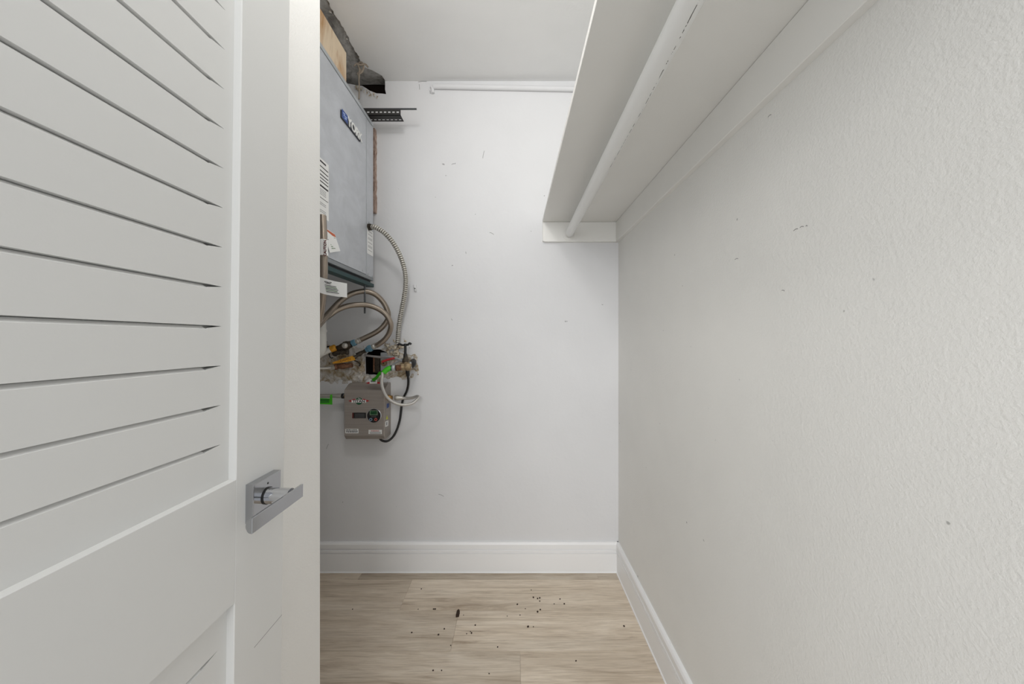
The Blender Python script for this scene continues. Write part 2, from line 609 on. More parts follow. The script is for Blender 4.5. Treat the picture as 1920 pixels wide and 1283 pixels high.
hole_top = [wall_xz(*p) for p in ((640, 156), (655, 157), (668, 160), (679, 161), (686, 165), (693, 170), (706, 175), (716, 175.5), (724, 176.5), (722, 168), (722, 155.5))]
hole_top = [(x, z) for x, z in hole_top]
hole_top += [wall_xz(721.5, 147), wall_xz(693, 143), wall_xz(650, 141)]
hole_pipe = jag([wall_xz(*p) for p in ((685.5, 667), (694, 656), (713, 655.5), (727, 661), (728, 697), (712, 704), (696, 702.5), (686, 701.5))], 3, 0.002, 4)
outline = [(XA, -0.02), (XR + 0.1, -0.02), (XR + 0.1, ZC + 0.12), (XA, ZC + 0.12)]
wb = plate_with_holes(outline, [hole_top, hole_pipe], lambda x, z: (x, D, z), (0, 0.05, 0)).build('wall_back', M['wall_back'])
wb.data.materials.append(M['void'])     # near-black paints shade onto the cut sides of the holes
for p in wb.data.polygons:
    if max(abs(wb.data.vertices[i].co.y - D) for i in p.vertices) > 1e-4: p.material_index = 1
tag(wb, 'smooth white painted back wall of the closet', kind='structure')
# cavities behind the two holes, their shade put into the near-black colour
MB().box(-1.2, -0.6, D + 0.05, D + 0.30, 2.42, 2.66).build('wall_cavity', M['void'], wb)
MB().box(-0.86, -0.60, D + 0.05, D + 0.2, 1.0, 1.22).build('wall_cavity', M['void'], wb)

wr = MB().box(XR, XR + 0.1, YN, D + 0.05, -0.02, ZC + 0.12).build('wall_right', M['wall_right'])
tag(wr, 'long white stippled wall on the right', kind='structure')
wl = MB().box(XL - 0.10, XL, YN, 0.875, -0.02, ZC + 0.1, bevel=0.004, seg=2).build('wall_left', M['wall_stub'])
tag(wl, 'white orange-peel wall end beside the open door', kind='structure')
wf = MB().box(XA, XL - 0.10, 0.775, 0.87, -0.02, ZC + 0.1).build('wall_front', M['wall_stub'])
tag(wf, kind='structure')
wa = MB().box(XA - 0.1, XA, 0.775, D + 0.05, -0.02, ZC + 0.12).build('wall_alcove', M['wall_back'])
tag(wa, kind='structure')

# ceiling: plaster sheet with a ragged broken edge over the air handler
rnd = random.Random(11)
edge = []
y = 0.95
while y < 1.70:
    edge.append((-0.742 + rnd.uniform(-0.0035, 0.0035) + 0.007 * noise.noise(Vector((y * 11, 0, 0))), y))
    y += 0.006 + rnd.random() * 0.008
edge += [(-0.712, 1.715), (-0.690, 1.735), (-0.676, 1.75), (-0.672, 1.775)]
out2 = [(XR + 0.02, YN), (XR + 0.02, D + 0.02), (-0.672, D + 0.02)] + list(reversed(edge)) + [(XA, 0.95), (XA, YN)]
cl = plate_with_holes(out2, [], lambda x, y_: (x, y_, ZC), (0, 0, 0.008)).build('ceiling', M['ceiling'])
cl.data.materials.append(M['plaster'])
for p in cl.data.polygons:
    if max(abs(cl.data.vertices[i].co.z - ZC) for i in p.vertices) > 1e-4: p.material_index = 1
tag(cl, 'white ceiling with a ragged broken edge above the air handler', kind='structure')
# rough concrete behind the broken edge
mb = MB()
nx, ny = 22, 60
grid = [[None] * (ny + 1) for _ in range(nx + 1)]
for i in range(nx + 1):
    for j in range(ny + 1):
        x = -0.60 - 0.70 * i / nx
        y_ = 0.9 + (D + 0.04 - 0.9) * j / ny
        z = ZC + 0.011 + 0.004 * noise.fractal(Vector((x * 14, y_ * 14, 0)), 1.0, 2.0, 4)
        grid[i][j] = mb.bm.verts.new((x, y_, z))
for i in range(nx):
    for j in range(ny):
        f = mb.bm.faces.new((grid[i][j], grid[i + 1][j], grid[i + 1][j + 1], grid[i][j + 1]))
        f.smooth = True
mb.build('concrete_soffit', M['concrete'], cl)
# plaster crumbs clinging to the broken edge
mb = MB()
for k in range(70):
    x, y_ = edge[rnd.randrange(len(edge))]
    c = Vector((x + rnd.uniform(-0.012, 0.004), y_ + rnd.uniform(-0.01, 0.01), ZC + rnd.uniform(0.0, 0.02)))
    r = rnd.uniform(0.002, 0.007)
    vs = [mb.bm.verts.new(c + Vector((rnd.uniform(-r, r) * 1.5, rnd.uniform(-r, r) * 1.5, rnd.uniform(-r, r)))) for _ in range(4)]
    for t in ((0, 1, 2), (0, 3, 1), (1, 3, 2), (0, 2, 3)): mb.bm.faces.new([vs[i] for i in t])
tag(mb.build('plaster_fragments', M['plaster'], cl), kind='stuff')

# floor and its planks
fl = MB().box(XA, XR + 0.02, YN, D + 0.02, -0.06, -0.0085).build('floor', M['void'])
tag(fl, 'pale oak-look plank floor running across the closet', kind='structure')
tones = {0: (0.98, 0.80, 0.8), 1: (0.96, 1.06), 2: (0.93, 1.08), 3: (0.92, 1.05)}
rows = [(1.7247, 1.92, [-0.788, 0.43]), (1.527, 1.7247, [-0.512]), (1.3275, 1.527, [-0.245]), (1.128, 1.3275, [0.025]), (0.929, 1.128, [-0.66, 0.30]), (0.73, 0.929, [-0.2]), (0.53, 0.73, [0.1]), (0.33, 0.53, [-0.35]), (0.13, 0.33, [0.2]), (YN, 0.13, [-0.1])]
for ri, (y0, y1, cuts) in enumerate(rows):
    xs = [XA] + cuts + [XR - 0.002]
    for ci, (a, b_) in enumerate(zip(xs, xs[1:])):
        yb = min(y1, D - 0.001)
        m_ = MB().box(a + 0.0002, b_ - 0.0002, y0 + 0.0003, yb - 0.0003, -0.0085, 0, bevel=0.0005)
        pl = m_.build('plank', M['plank'], fl, origin=((a + b_) / 2, (y0 + yb) / 2, 0))
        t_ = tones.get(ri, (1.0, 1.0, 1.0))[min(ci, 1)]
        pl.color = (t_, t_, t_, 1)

# baseboards
prof = [(0, 0), (0.0165, 0), (0.0150, 0.004), (0.0125, 0.0055), (0.0125, 0.098), (0.0080, 0.0990), (0.0080, 0.1015), (0.0140, 0.1045), (0.0140, 0.114), (0.0075, 0.117), (0.0075, 0.1225), (0.0155, 0.1265), (0.0155, 0.146), (0.0115, 0.154), (0.0085, 0.157), (0, 0.157)]
bb = MB().prism(prof, lambda u, v_, t: (t, D - u, v_), XA + 0.01, XR - 0.001).build('baseboard_back', M['trim'])
tag(bb, 'white moulded baseboard along the back wall', kind='structure')
br = MB().prism(prof, lambda u, v_, t: (XR - u, t, v_), YN, D - 0.001).build('baseboard_right', M['trim'])
tag(br, 'white moulded baseboard along the right wall', kind='structure')


# a little painted gap line in the corner, nicks and scuffs
def scuff(px, py, px2, py2, r, wall, wallx=None, m='scuff'):
    if wallx is None: a, b_ = W(px, py, D), W(px2, py2, D)
    else: a, b_ = on_x(px, py, wallx), on_x(px2, py2, wallx)
    mid = (a + b_) / 2 + Vector((0, 0, r * 2))
    return MB().tube([a, mid, b_], r, n=5, steps=3).build('scuff_mark', M[m], wall)

for s in ((908, 283, 905, 297), (822, 927, 832, 931), (612, 842, 616, 833), (918, 436, 926, 440), (873, 472, 874, 476), (846, 598, 848, 601), (784, 154, 800, 153), (806, 170, 807, 176), (818, 167, 823, 166.5), (786, 158, 787, 168)):
    scuff(*s, 0.0011, wb)
for s in ((1488, 433, 1496, 429), (1500, 427, 1507, 425), (1511, 424, 1514, 424), (1466, 545, 1471, 546), (1378, 487, 1384, 485), (1440, 220, 1446, 215)):
    scuff(*s, 0.0007, wr, XR)

# ------------------------------------------------------------------ door
LEAN = 0.0125
PX = -0.438
PP = -0.450            # louvre panel plane
dr = empty('door_1', (PX - CAMZ * math.tan(LEAN), -0.055, 0.006), 'white louvred door standing open on the left', kind='structure')
dr.rotation_euler = (0, LEAN, 0)
DM = Matrix.Translation((PX, 0, CAMZ)) @ Matrix.Rotation(LEAN, 4, 'Y') @ Matrix.Translation((-PX, 0, -CAMZ))


def dbuild(mb, name, m):
    """Door part given in the upright door's coordinates."""
    bmesh.ops.transform(mb.bm, matrix=DM, verts=mb.bm.verts)
    return mb.build(name, m, dr)

YH, YE = -0.055, 0.656         # hinge edge, latch edge
YS0, YS1 = 0.06, 0.542         # inner edges of the stiles
ZB, ZT = 0.01, 2.03
XB = PX - 0.035
dbuild(MB().box(XB, PX, YS1, YE, ZB, ZT, bevel=0.0012), 'stile', M['door'])
dbuild(MB().box(XB, PX, YH, YS0, ZB, ZT, bevel=0.0012), 'stile', M['door'])
dbuild(MB().box(XB, PX, YS0, YS1, 0.792, 0.988, bevel=0.0004), 'lock_rail', M['door'])
dbuild(MB().box(XB, PX, YS0, YS1, 1.915, ZT, bevel=0.0008), 'top_rail', M['door'])
dbuild(MB().box(XB, PX, YS0, YS1, ZB, 0.24, bevel=0.0008), 'bottom_rail', M['door'])
GY1 = 0.5255                   # grooves end here
GY0 = 0.4990                   # bevel gives way to a narrow kerf here
PITCH = 0.0608


def panel(z0, z1, first):
    """Slats with V joints, closed at the side by a plain flush border."""
    g = []
    z = first
    while z < z1 - 0.01:
        g.append(z)
        z += PITCH
    back = PP - 0.014
    dbuild(MB().box(back - 0.006, back, YS0, YS1, z0, z1), 'panel_back', M['door'])
    dbuild(MB().box(back, PP, GY1, YS1, z0, z1), 'panel_border', M['door'])
    lv = [z0] + g + [z1]
    ht_, hb_ = 0.0052, 0.0008
    for a, b_ in zip(lv, lv[1:]):
        lo_cut = a != z0
        hi_cut = b_ != z1
        za, zb = a, b_
        # cross-sections (x, z): V joint in the run, straight kerf at the end
        def sec(mode):
            if mode == 'v':
                up_in, lo_in = 0.0070, 0.0070
                pts = []
                pts.append((PP, zb - (ht_ if hi_cut else 0)))
                pts.append((PP - lo_in, zb - (0.0003 if hi_cut else 0)))
                pts.append((back, zb - (0.0002 if hi_cut else 0)))
                pts.append((back, za + (0.0002 if lo_cut else 0)))
                pts.append((PP - up_in, za + (0.0003 if lo_cut else 0)))
                pts.append((PP, za + (hb_ if lo_cut else 0)))
            else:
                kt, kb = (0.0036, 0.0008) if mode == 'k' else (0.0001, 0.0001)
                pts = [(PP, zb - (kt if hi_cut else 0)), (PP - 0.005, zb - (kt if hi_cut else 0)), (back, zb - (kt if hi_cut else 0)),
                       (back, za + (kb if lo_cut else 0)), (PP - 0.005, za + (kb if lo_cut else 0)), (PP, za + (kb if lo_cut else 0))]
            return pts
        mb = MB()
        secs = [(YS0, 'v'), (GY0, 'v'), (GY0 + 0.003, 'k'), (GY1, 't')]
        rings = [[mb.bm.verts.new((x, y_, z_)) for x, z_ in sec(md)] for y_, md in secs]
        for r0, r1 in zip(rings, rings[1:]):
            for i in range(6):
                j = (i + 1) % 6
                mb.bm.faces.new((r0[i], r0[j], r1[j], r1[i]))
        mb.bm.faces.new(rings[0]); mb.bm.faces.new(list(reversed(rings[-1])))
        dbuild(mb, 'slat', M['door'])

panel(0.988, 1.915, CAMZ - 0.1612)
panel(0.24, 0.792, 0.731 - 8 * PITCH)

# hairline joint low on the latch stile
dbuild(MB().box(PX - 0.001, PX + 0.0002, 0.585, 0.655, 0.6825, 0.6833), 'joint_line', M['scuff'])

# lever handle (part of the door)
hd = bpy.data.objects.new('lever_handle', None)
hd.empty_display_size = 0.03
COL.objects.link(hd)
hd.parent = dr
hd.matrix_parent_inverse = world_of(dr).inverted()
hd.location = DM @ Vector((PX, 0.5947, 0.9395))
hd['label'] = 'satin chrome lever handle on a square rosette'


def hbuild(mb, name, m):
    bmesh.ops.transform(mb.bm, matrix=DM, verts=mb.bm.verts)
    return mb.build(name, m, hd)

XF = -0.4248
hbuild(MB().box(PX - 0.0005, XF, 0.5617, 0.628, 0.907, 0.972, bevel=0.0012, seg=2), 'rosette', M['chrome_b'])
hbuild(MB().lathe((XF - 0.001, 0.5947, 0.9395), (1, 0, 0), [(0, 0.0145), (0.003, 0.0145), (0.0032, 0.0135)], 32), 'collar', M['black'])
hbuild(MB().lathe((XF + 0.0018, 0.5947, 0.9395), (1, 0, 0), [(0, 0.0137), (0.038, 0.0125)], 40), 'neck', M['chrome'])
mb = MB()
# bar: straight plate whose near end turns back towards the door
bx = -0.377
zc_, hh_ = 0.9395, 0.0115
prof = [(bx, zc_ + hh_), (bx, zc_ - hh_)]
for k in range(1, 12):
    a_ = math.pi * k / 12
    prof.append((bx - 0.0095 * math.sin(a_) ** 0.7, zc_ - hh_ * math.cos(a_)))
mb.prism(prof, lambda u, v_, t: (u, t, v_), 0.4965, 0.617, bevel=0.0005)
hbuild(mb, 'lever', M['chrome_b'])
hbuild(MB().lathe((XF - 0.002, 0.5947, 0.9610), (1, 0, 0), [(0, 0.0018), (0.0023, 0.0018)], 12), 'release_hole', M['black'])

# ------------------------------------------------------------------ shelf and rod
ZS = CAMZ + 0.6146
SX = 0.151
sh = MB().box(SX, XR + 0.001, YN + 0.02, D + 0.001, ZS, ZS + 0.018, bevel=0.001).build('closet_shelf', M['shelf'], origin=(0.35, 0.8, ZS))
tag(sh, 'long white painted shelf board high on the right wall', 'shelf')
mb = MB()
mb.prism([(SX, ZS - 0.0006), (XR + 0.001, ZS - 0.0006), (XR + 0.001, ZS - 0.103), (SX + 0.012, ZS - 0.103), (SX, ZS - 0.099)], lambda u, v_, t: (u, t, v_), D - 0.0165, D + 0.002, bevel=0.0012)
ca = mb.build('shelf_cleat', M['shelf'], origin=(0.35, D, ZS - 0.05))
tag(ca, 'short white cleat board on the back wall carrying the shelf end', 'shelf support')
mb = MB()
mb.box(XR - 0.018, XR + 0.002, YN + 0.02, D - 0.0165, ZS - 0.103, ZS - 0.0006, bevel=0.0016)
cr = mb.build('shelf_cleat', M['shelf'], origin=(XR, 0.8, ZS - 0.05))
tag(cr, 'long white cleat board on the right wall under the shelf', 'shelf support')

rx, rz = 0.285, CAMZ + 0.5476
rd = empty('closet_rod', (rx, 0.8, rz), 'thick white painted hanging rod with a flaking paint seam', 'rod')
P = [Vector((rx, y_, rz)) for y_ in [YN + 0.03 + (D - 0.0175 - YN - 0.06) * i / 40 for i in range(41)]]
MB().tube(P, 0.0208, n=32, smooth=False).build('rod_tube', M['rod'], rd)
MB().lathe((rx, D - 0.0170, rz), (0, -1, 0), [(0, 0.030), (0.003, 0.030), (0.005, 0.026), (0.007, 0.0215)], 32).build('rod_socket', M['shelf'], rd)

# ------------------------------------------------------------------ painted pipe under the ceiling
wp = empty('wall_pipe', W(940, 165, D - 0.01), 'thin white painted pipe running along the back wall under the ceiling', 'pipe')
MB().tube([W(813, 162.5, D - 0.008), W(900, 164, D - 0.008), W(1000, 166, D - 0.008), W(1100, 168, D - 0.008), W(1150, 169, D - 0.008)], 0.0125, n=14, steps=6).build('pipe_run', M['wall_back'], wp)
MB().tube([W(809, 163, D - 0.006), W(811, 167, D - 0.007), W(811.5, 175, D - 0.007)], 0.0085, n=12, steps=5).build('pipe_stub', M['wall_back'], wp)

# ------------------------------------------------------------------ air handler
UX = -0.6945
UY0, UY1 = 1.09, 1.69
UZ0, UZ1 = CAMZ + 0.298, CAMZ + 1.067
ah = empty('air_handler', (UX - 0.25, 1.39, UZ0), 'grey sheet metal air handler hung high at the left', 'air handler')
MB().box(-1.24, UX - 0.012, UY0, UY1 - 0.001, UZ0 + 0.001, UZ1 - 0.001).build('casing', M['casing'], ah)
MB().box(UX - 0.012, UX, UY0, 1.6085, UZ0 + 0.012, UZ1 - 0.016, bevel=0.0012).build('front_panel', M['casing'], ah)
MB().box(UX - 0.012, UX - 0.0005, 1.6105, UY1, UZ0 + 0.004, UZ1 - 0.016, bevel=0.0015).build('corner_post', M['casing'], ah)
MB().box(UX - 0.0025, UX + 0.0012, 1.6090, 1.6125, UZ0 + 0.014, UZ1 - 0.018).build('panel_edge', M['lip'], ah)
MB().box(UX - 0.05, UX + 0.001, UY0, UY1 - 0.003, UZ1 - 0.0125, UZ1 + 0.004, bevel=0.001).build('top_lip', M['lip'], ah)
MB().box(UX - 0.03, UX + 0.001, UY0, UY1 - 0.003, UZ0 - 0.006, UZ0 + 0.010, bevel=0.001).build('bottom_flange', M['casing_dark'], ah)
mb = MB()
mb.box(UX - 0.036, UX + 0.002, UY0 + 0.02, UY1 + 0.004, UZ0 - 0.037, UZ0 - 0.019, bevel=0.002)
dp = mb.build('support_strut', M['pan'], ah)
dp['label'] = 'dark teal support strut under the casing'
mb = MB().box(UX - 0.034, UX - 0.013, UY0 + 0.02, UY1 - 0.004, UZ0 - 0.022, UZ0 - 0.005)
mb.build('gap_shade', M['black'], ah)  # black bar stands in for the shaded gap between flange and strut
for (px, py) in ((680, 507), (690, 515), (698, 519), (692, 418)):
    p = on_x(px, py, UX)
    MB().lathe(p - Vector((0.001, 0, 0)), (1, 0, 0), [(0, 0.0055), (0.0025, 0.0055), (0.004, 0.003)], 10).build('screw', M['lip'], ah)

# badge with logo and lettering
by0, by1 = 1.3677, 1.538
bz0, bz1 = CAMZ + 0.893, CAMZ + 0.931
bd = MB().box(UX - 0.0005, UX + 0.005, by0, by1, bz0, bz1 - 0.006, bevel=0.001).build('badge', M['navy'], ah)
MB().box(UX + 0.0045, UX + 0.0058, by0 + 0.004, by0 + 0.050, bz0 + 0.004, bz1, bevel=0.0004).build('logo_tile', M['blue'], bd)
mb = MB()
for (dy, dz) in ((0.011, 0.027), (0.020, 0.0285), (0.017, 0.021), (0.027, 0.022), (0.033, 0.0155), (0.036, 0.0235), (0.025, 0.014)):
    c = Vector((UX + 0.0061, by0 + 0.003 + dy, bz0 + dz))
    mb.slab([c + Vector((0, -0.0052, 0)), c + Vector((0, 0, -0.0028)), c + Vector((0, 0.0052, 0)), c + Vector((0, 0, 0.0028))], (-0.0008, 0, 0))
mb.build('logo_mark', M['ltblue'], bd)
text_obj('lettering', 'YORK', 0.050, M['white'], bd, (UX + 0.0062, by0 + 0.1165, (bz0 + bz1) / 2 + 0.0005), (0, 1, 0), (0, 0, 1), 0.0012, sx=0.98, bold=0.0011)


def label_x(name, y0, y1, z0, z1, x, parent, m=None):
    return MB().box(x - 0.0002, x + 0.0007, y0, y1, z0, z1).build(name, M[m or 'white'], parent)

sl = label_x('spec_label', 1.12, 1.281, CAMZ + 0.446, CAMZ + 0.6565, UX, ah)
mb = MB()
for i, (z, h_) in enumerate(((0.645, 0.006), (0.627, 0.0035), (0.611, 0.0035), (0.597, 0.0035), (0.585, 0.003), (0.573, 0.0035), (0.557, 0.006), (0.514, 0.002))):
    mb.box(UX + 0.0005, UX + 0.0011, 1.125, 1.277 if i else 1.262, CAMZ + z - h_ / 2, CAMZ + z + h_ / 2)
mb.build('print', M['ink'], sl)
mb = MB()
for z in (0.545, 0.539, 0.533, 0.527, 0.496, 0.490, 0.470, 0.464):
    mb.box(UX + 0.0005, UX + 0.0010, 1.13, 1.262, CAMZ + z - 0.0008, CAMZ + z + 0.0008)
mb.build('print', M['greyink'], sl)
lb = label_x('wiring_label', on_x(688.5, 430, UX).y, on_x(699.5, 430, UX).y, CAMZ + 0.413, CAMZ + 0.533, UX - 0.0003, ah)
mb = MB()
ya, yb = on_x(688.5, 430, UX).y, on_x(699.5, 430, UX).y
for z in (0.523, 0.507, 0.491, 0.485, 0.469, 0.453, 0.447, 0.432):
    mb.box(UX + 0.0002, UX + 0.0008, ya + 0.008, yb - 0.012, CAMZ + z - 0.0009, CAMZ + z + 0.0009)
mb.build('print', M['greyink'], lb)
# orange-headed warning label, lower left of the front panel
q = [on_x(604.6, 424, UX), on_x(627, 439, UX), on_x(633, 471, UX), on_x(615, 474, UX)]
q = [p + Vector((0.0012, 0, 0)) for p in q]
q[2] += Vector((0.010, 0, 0.0))
q[3] += Vector((0.006, 0, 0.0))
wlb = MB().slab(q, (-0.0008, 0, 0)).build('warning_label', M['white'], ah)
wlb['label'] = 'white warning label with an orange heading'


def lerp4(u, v_):
    a = q[0].lerp(q[1], u)
    c = q[3].lerp(q[2], u)
    return a.lerp(c, v_) + Vector((0.0006, 0, 0))

mb = MB()
mb.slab([lerp4(0.06, 0.03), lerp4(0.98, 0.04), lerp4(0.98, 0.20), lerp4(0.06, 0.22)], (-0.0004, 0, 0))
mb.build('heading', M['orange'], wlb)
mb = MB()
for v_, u1 in ((0.27, 0.9), (0.36, 0.6), (0.46, 0.3)):
    mb.slab([lerp4(0.12, v_), lerp4(u1, v_), lerp4(u1, v_ + 0.03), lerp4(0.12, v_ + 0.03)], (-0.0004, 0, 0))
mb.build('print', M['greyink'], wlb)
mb = MB()
for v_, u1 in ((0.58, 0.7), (0.66, 0.62), (0.74, 0.66), (0.82, 0.6)):
    mb.slab([lerp4(0.25, v_), lerp4(u1, v_), lerp4(u1, v_ + 0.03), lerp4(0.25, v_ + 0.03)], (-0.0004, 0, 0))
mb.build('print', M['greenink'], wlb)

# plywood block on top, twine, batten behind
py_ = MB().box(-0.80, -0.76, 1.0, 1.552, UZ1 - 0.001, CAMZ + 1.306, bevel=0.002).build('plywood_block', M['ply'], origin=(-0.78, 1.27, UZ1))
tag(py_, 'raw plywood strip standing on top of the air handler', 'wood')
tw = MB()
tw.tube([W(664, 124, 1.62), W(668, 120, 1.64), W(672, 124, 1.65), W(674, 133, 1.655), W(673, 150, 1.66), W(673.5, 165, 1.66), W(673, 186, 1.66)], 0.0032, n=6, steps=6)
tw.tube([W(670, 121, 1.66), W(677, 117, 1.655), W(682, 124, 1.66), W(679, 134, 1.66), W(674, 138, 1.66)], 0.0045, n=6, steps=5)
tw.tube([W(668, 119, 1.645), W(676, 122, 1.65), W(684, 120, 1.655), W(690, 126, 1.66)], 0.004, n=6, steps=5)
tw.tube([W(672, 126, 1.655), W(676, 133, 1.66), W(671, 138, 1.66), W(673, 145, 1.66)], 0.004, n=6, steps=5)
M['twine'] = mat('frayed_twine', srgb(150, 138, 124), 0.9)
tag(tw.build('frayed_twine', M['twine'], origin=W(673, 150, 1.66)), 'frayed brown twine hanging from the broken ceiling over the unit', 'twine')
wbt = MB()
xs_a, xs_b = W(690, 0, D).x, W(706.8, 0, D).x
za, zb = W(700, 401, D).z, W(700, 245, D).z
ring_pts = []
rnd = random.Random(5)
n = 26
right = [(xs_b + rnd.uniform(-0.003, 0.0015), za + (zb - za) * i / n) for i in range(n + 1)]
wbt.slab([Vector((xs_a, D - 0.022, za))] + [Vector((x, D - 0.022, z)) for x, z in right] + [Vector((xs_a, D - 0.022, zb))], (0, 0.0235, 0))
tag(wbt.build('wood_batten', M['batten'], origin=((xs_a + xs_b) / 2, D, za)), 'rough brown wood batten on the back wall behind the air handler', 'wood')
# torn yellow fibres at the top hole
mb = MB()
rnd = random.Random(21)
for k in range(34):
    x0, z0 = wall_xz(rnd.uniform(666, 708), 0)[0], 0
    px = (x0 * FPX / D) + VX
    base_y = 160 + max(0, (px - 668)) * 0.40 + rnd.uniform(0.0, 7)
    a = W(px, base_y, D - 0.002)
    b_ = a + Vector((rnd.uniform(-0.006, 0.006), -rnd.uniform(0.002, 0.009), -rnd.uniform(0.004, 0.018)))
    mb.tube([a, (a + b_) / 2 + Vector((0, -0.002, 0)), b_], rnd.uniform(0.001, 0.0024), n=4, steps=2)
tag(mb.build('torn_fibre', M['ochre'] if False else M['foam'], wb), kind='stuff')

# slotted angle with rod
sa = empty('slotted_angle', W(728, 220, 1.68), 'dark perforated steel angle sticking out beside the air handler top', 'bracket')


def slotted(mb, x0, x1, to3d, w, rows_, t):
    """A flat flange (length along x, width 0..w) with slots cut through."""
    out_ = [(x0, 0), (x1, 0), (x1, w), (x0, w)]
    hs = []
    for (c, hh, L_, p_, off) in rows_:
        x = x1 - off
        while x - L_ / 2 > x0 + 0.004:
            hs.append([(x - L_ / 2, c - hh / 2), (x + L_ / 2, c - hh / 2), (x + L_ / 2, c + hh / 2), (x - L_ / 2, c + hh / 2)])
            x -= p_
    return plate_with_holes(out_, hs, to3d, t)

ax0, ax1 = -0.95, W(752, 0, 1.67).x
zt = CAMZ + 1.0945
slotted(None, ax0, ax1, lambda u, v_: (u, 1.662, zt + v_), 0.030, [(0.0165, 0.008, 0.012, 0.0205, 0.014)], (0, 0.002, 0)).build('upright_flange', M['darkmetal'], sa)
slotted(None, ax0, W(756, 0, 1.70).x, lambda u, v_: (u, 1.662 + v_, zt), 0.047, [(0.034, 0.008, 0.013, 0.0205, 0.014)], (0, 0, 0.002)).build('flat_flange', M['darkmetal'], sa)
hr = MB().tube([W(680, 204.5, 1.672), W(781, 204.5, 1.672)], 0.0042, n=10, steps=6, smooth=True)
tag(hr.build('support_rod', M['rodmetal'], origin=W(730, 204.5, 1.672)), 'thin grey metal rod lying along the slotted angle', 'rod')
# rod hanging below the unit
tr = MB().tube([W(684, 530, 1.62), W(684, 588, 1.62)], 0.0042, n=10, steps=24, rfn=lambda s: 1.0 + 0.08 * math.sin(s * 1600))
tag(tr.build('threaded_rod', M['rodmetal'], origin=W(684, 560, 1.62)), 'short dark threaded rod pointing down below the air handler', 'rod')

# ------------------------------------------------------------------ flexible conduit
fc = empty('flexible_conduit', W(750, 500, 1.69), 'ribbed steel conduit curving from the unit down the wall', 'conduit')
pts = [W(691.5, 426, 1.646), W(698, 425.5, 1.63), W(706, 427.5, 1.622), W(722, 438, 1.625), W(738, 457, 1.64), W(752, 484, 1.665), W(759.5, 512, 1.69), W(760.5, 535, 1.705), W(757, 562, 1.725), W(751.5, 590, 1.742), W(747.5, 615, 1.755), W(745.5, 645, 1.765)]
MB().tube(pts, 0.0112, n=14, steps=48, rfn=lambda s: 1.0 + 0.10 * math.sin(s * 2 * math.pi / RIB)).build('ribbed_tube', M['ribbed'], fc)
MB().lathe(on_x(691, 426, UX) - Vector((0.002, 0, 0)), (1, -0.12, 0), [(0, 0.016), (0.012, 0.016), (0.012, 0.0135), (0.024, 0.0135)], 18).build('conduit_connector', M['corroded'], fc)

# ------------------------------------------------------------------ hoses at left
hz = empty('braided_hose', W(603, 500, 1.16), 'braided steel hose hanging straight down beside the wall end', 'hose', )
MB().tube([W(604.5, 405, 1.17), W(605.5, 430, 1.165), W(606.5, 470, 1.16), W(607, 510, 1.16), W(605.5, 545, 1.17), W(602.5, 575, 1.19), W(598, 600, 1.21)], 0.0127, n=16, steps=8).build('braided_sleeve', M['braid'], hz)
mb = MB()
mb.tube([W(606.2, 450.5, 1.161), W(606.8, 480, 1.16)], 0.0140, n=18, steps=3)
bn = mb.build('caution_band', M['white'], hz)
bn['label'] = 'white wrap band with dark red lettering'
text_obj('lettering', 'CAUTION', 0.0125, M['maroon'], bn, W(609.6, 465.5, 1.1445), (0, 0, 1), (-1, 0, 0), 0.0008, sx=0.95, bold=0.0003)
tgp = [W(590, 516, 1.142), W(600, 519.5, 1.140), W(610, 523, 1.142), W(630, 528, 1.1488), W(650.5, 531.5, 1.155), W(650.5, 558, 1.155), W(630, 556, 1.1488), W(609, 552, 1.142), W(600, 549, 1.140), W(590, 545, 1.142)]
mb = MB()
for i in range(4):
    mb.slab([tgp[i], tgp[i + 1], tgp[8 - i], tgp[9 - i]], (0, 0.0008, 0))
bmesh.ops.remove_doubles(mb.bm, verts=mb.bm.verts, dist=0.00001)
ht = mb.build('hose_tag', M['white'], origin=W(620, 540, 1.145))
tag(ht, 'white paper tag with green print tied to the hanging braided hose', 'tag')


def tag_pt(u, v_, dz=-0.0012):
    a = tgp[2].lerp(tgp[4], u)
    c = tgp[7].lerp(tgp[5], u)
    return a.lerp(c, v_) + Vector((0, dz - 0.0012, 0))

text_obj('lettering', "\"TAG\"", 0.0085, M['ink'], ht, tag_pt(0.14, 0.22), (1, 0.1, -0.15), (0.15, 0, 1), 0.0003, bold=0.0003)
mb = MB()
for v_, u0, u1 in ((0.38, 0.0, 0.52), (0.58, 0.05, 0.62), (0.79, 0.08, 0.66)):
    mb.slab([tag_pt(u0, v_), tag_pt(u1, v_), tag_pt(u1, v_ + 0.035), tag_pt(u0, v_ + 0.035)], (0, 0.0005, 0))
mb.build('print', M['ink'], ht)
mb = MB()
for v_, u0, u1 in ((0.48, 0.02, 0.56), (0.68, 0.06, 0.58)):
    mb.slab([tag_pt(u0, v_), tag_pt(u1, v_), tag_pt(u1, v_ + 0.035), tag_pt(u0, v_ + 0.035)], (0, 0.0005, 0))
mb.build('print', M['greenink'], ht)


def nut(mb, p, axis, r, length, ribs=True):
    mb.lathe(p, axis, [(0, r * 0.8), (0.001, r), (length - 0.001, r), (length, r * 0.8)], flat=6)


def fitting(name, p, ax, prof_, m, parent, n=16, flat=None):
    return MB().lathe(p, ax, prof_, n, flat).build(name, m, parent)

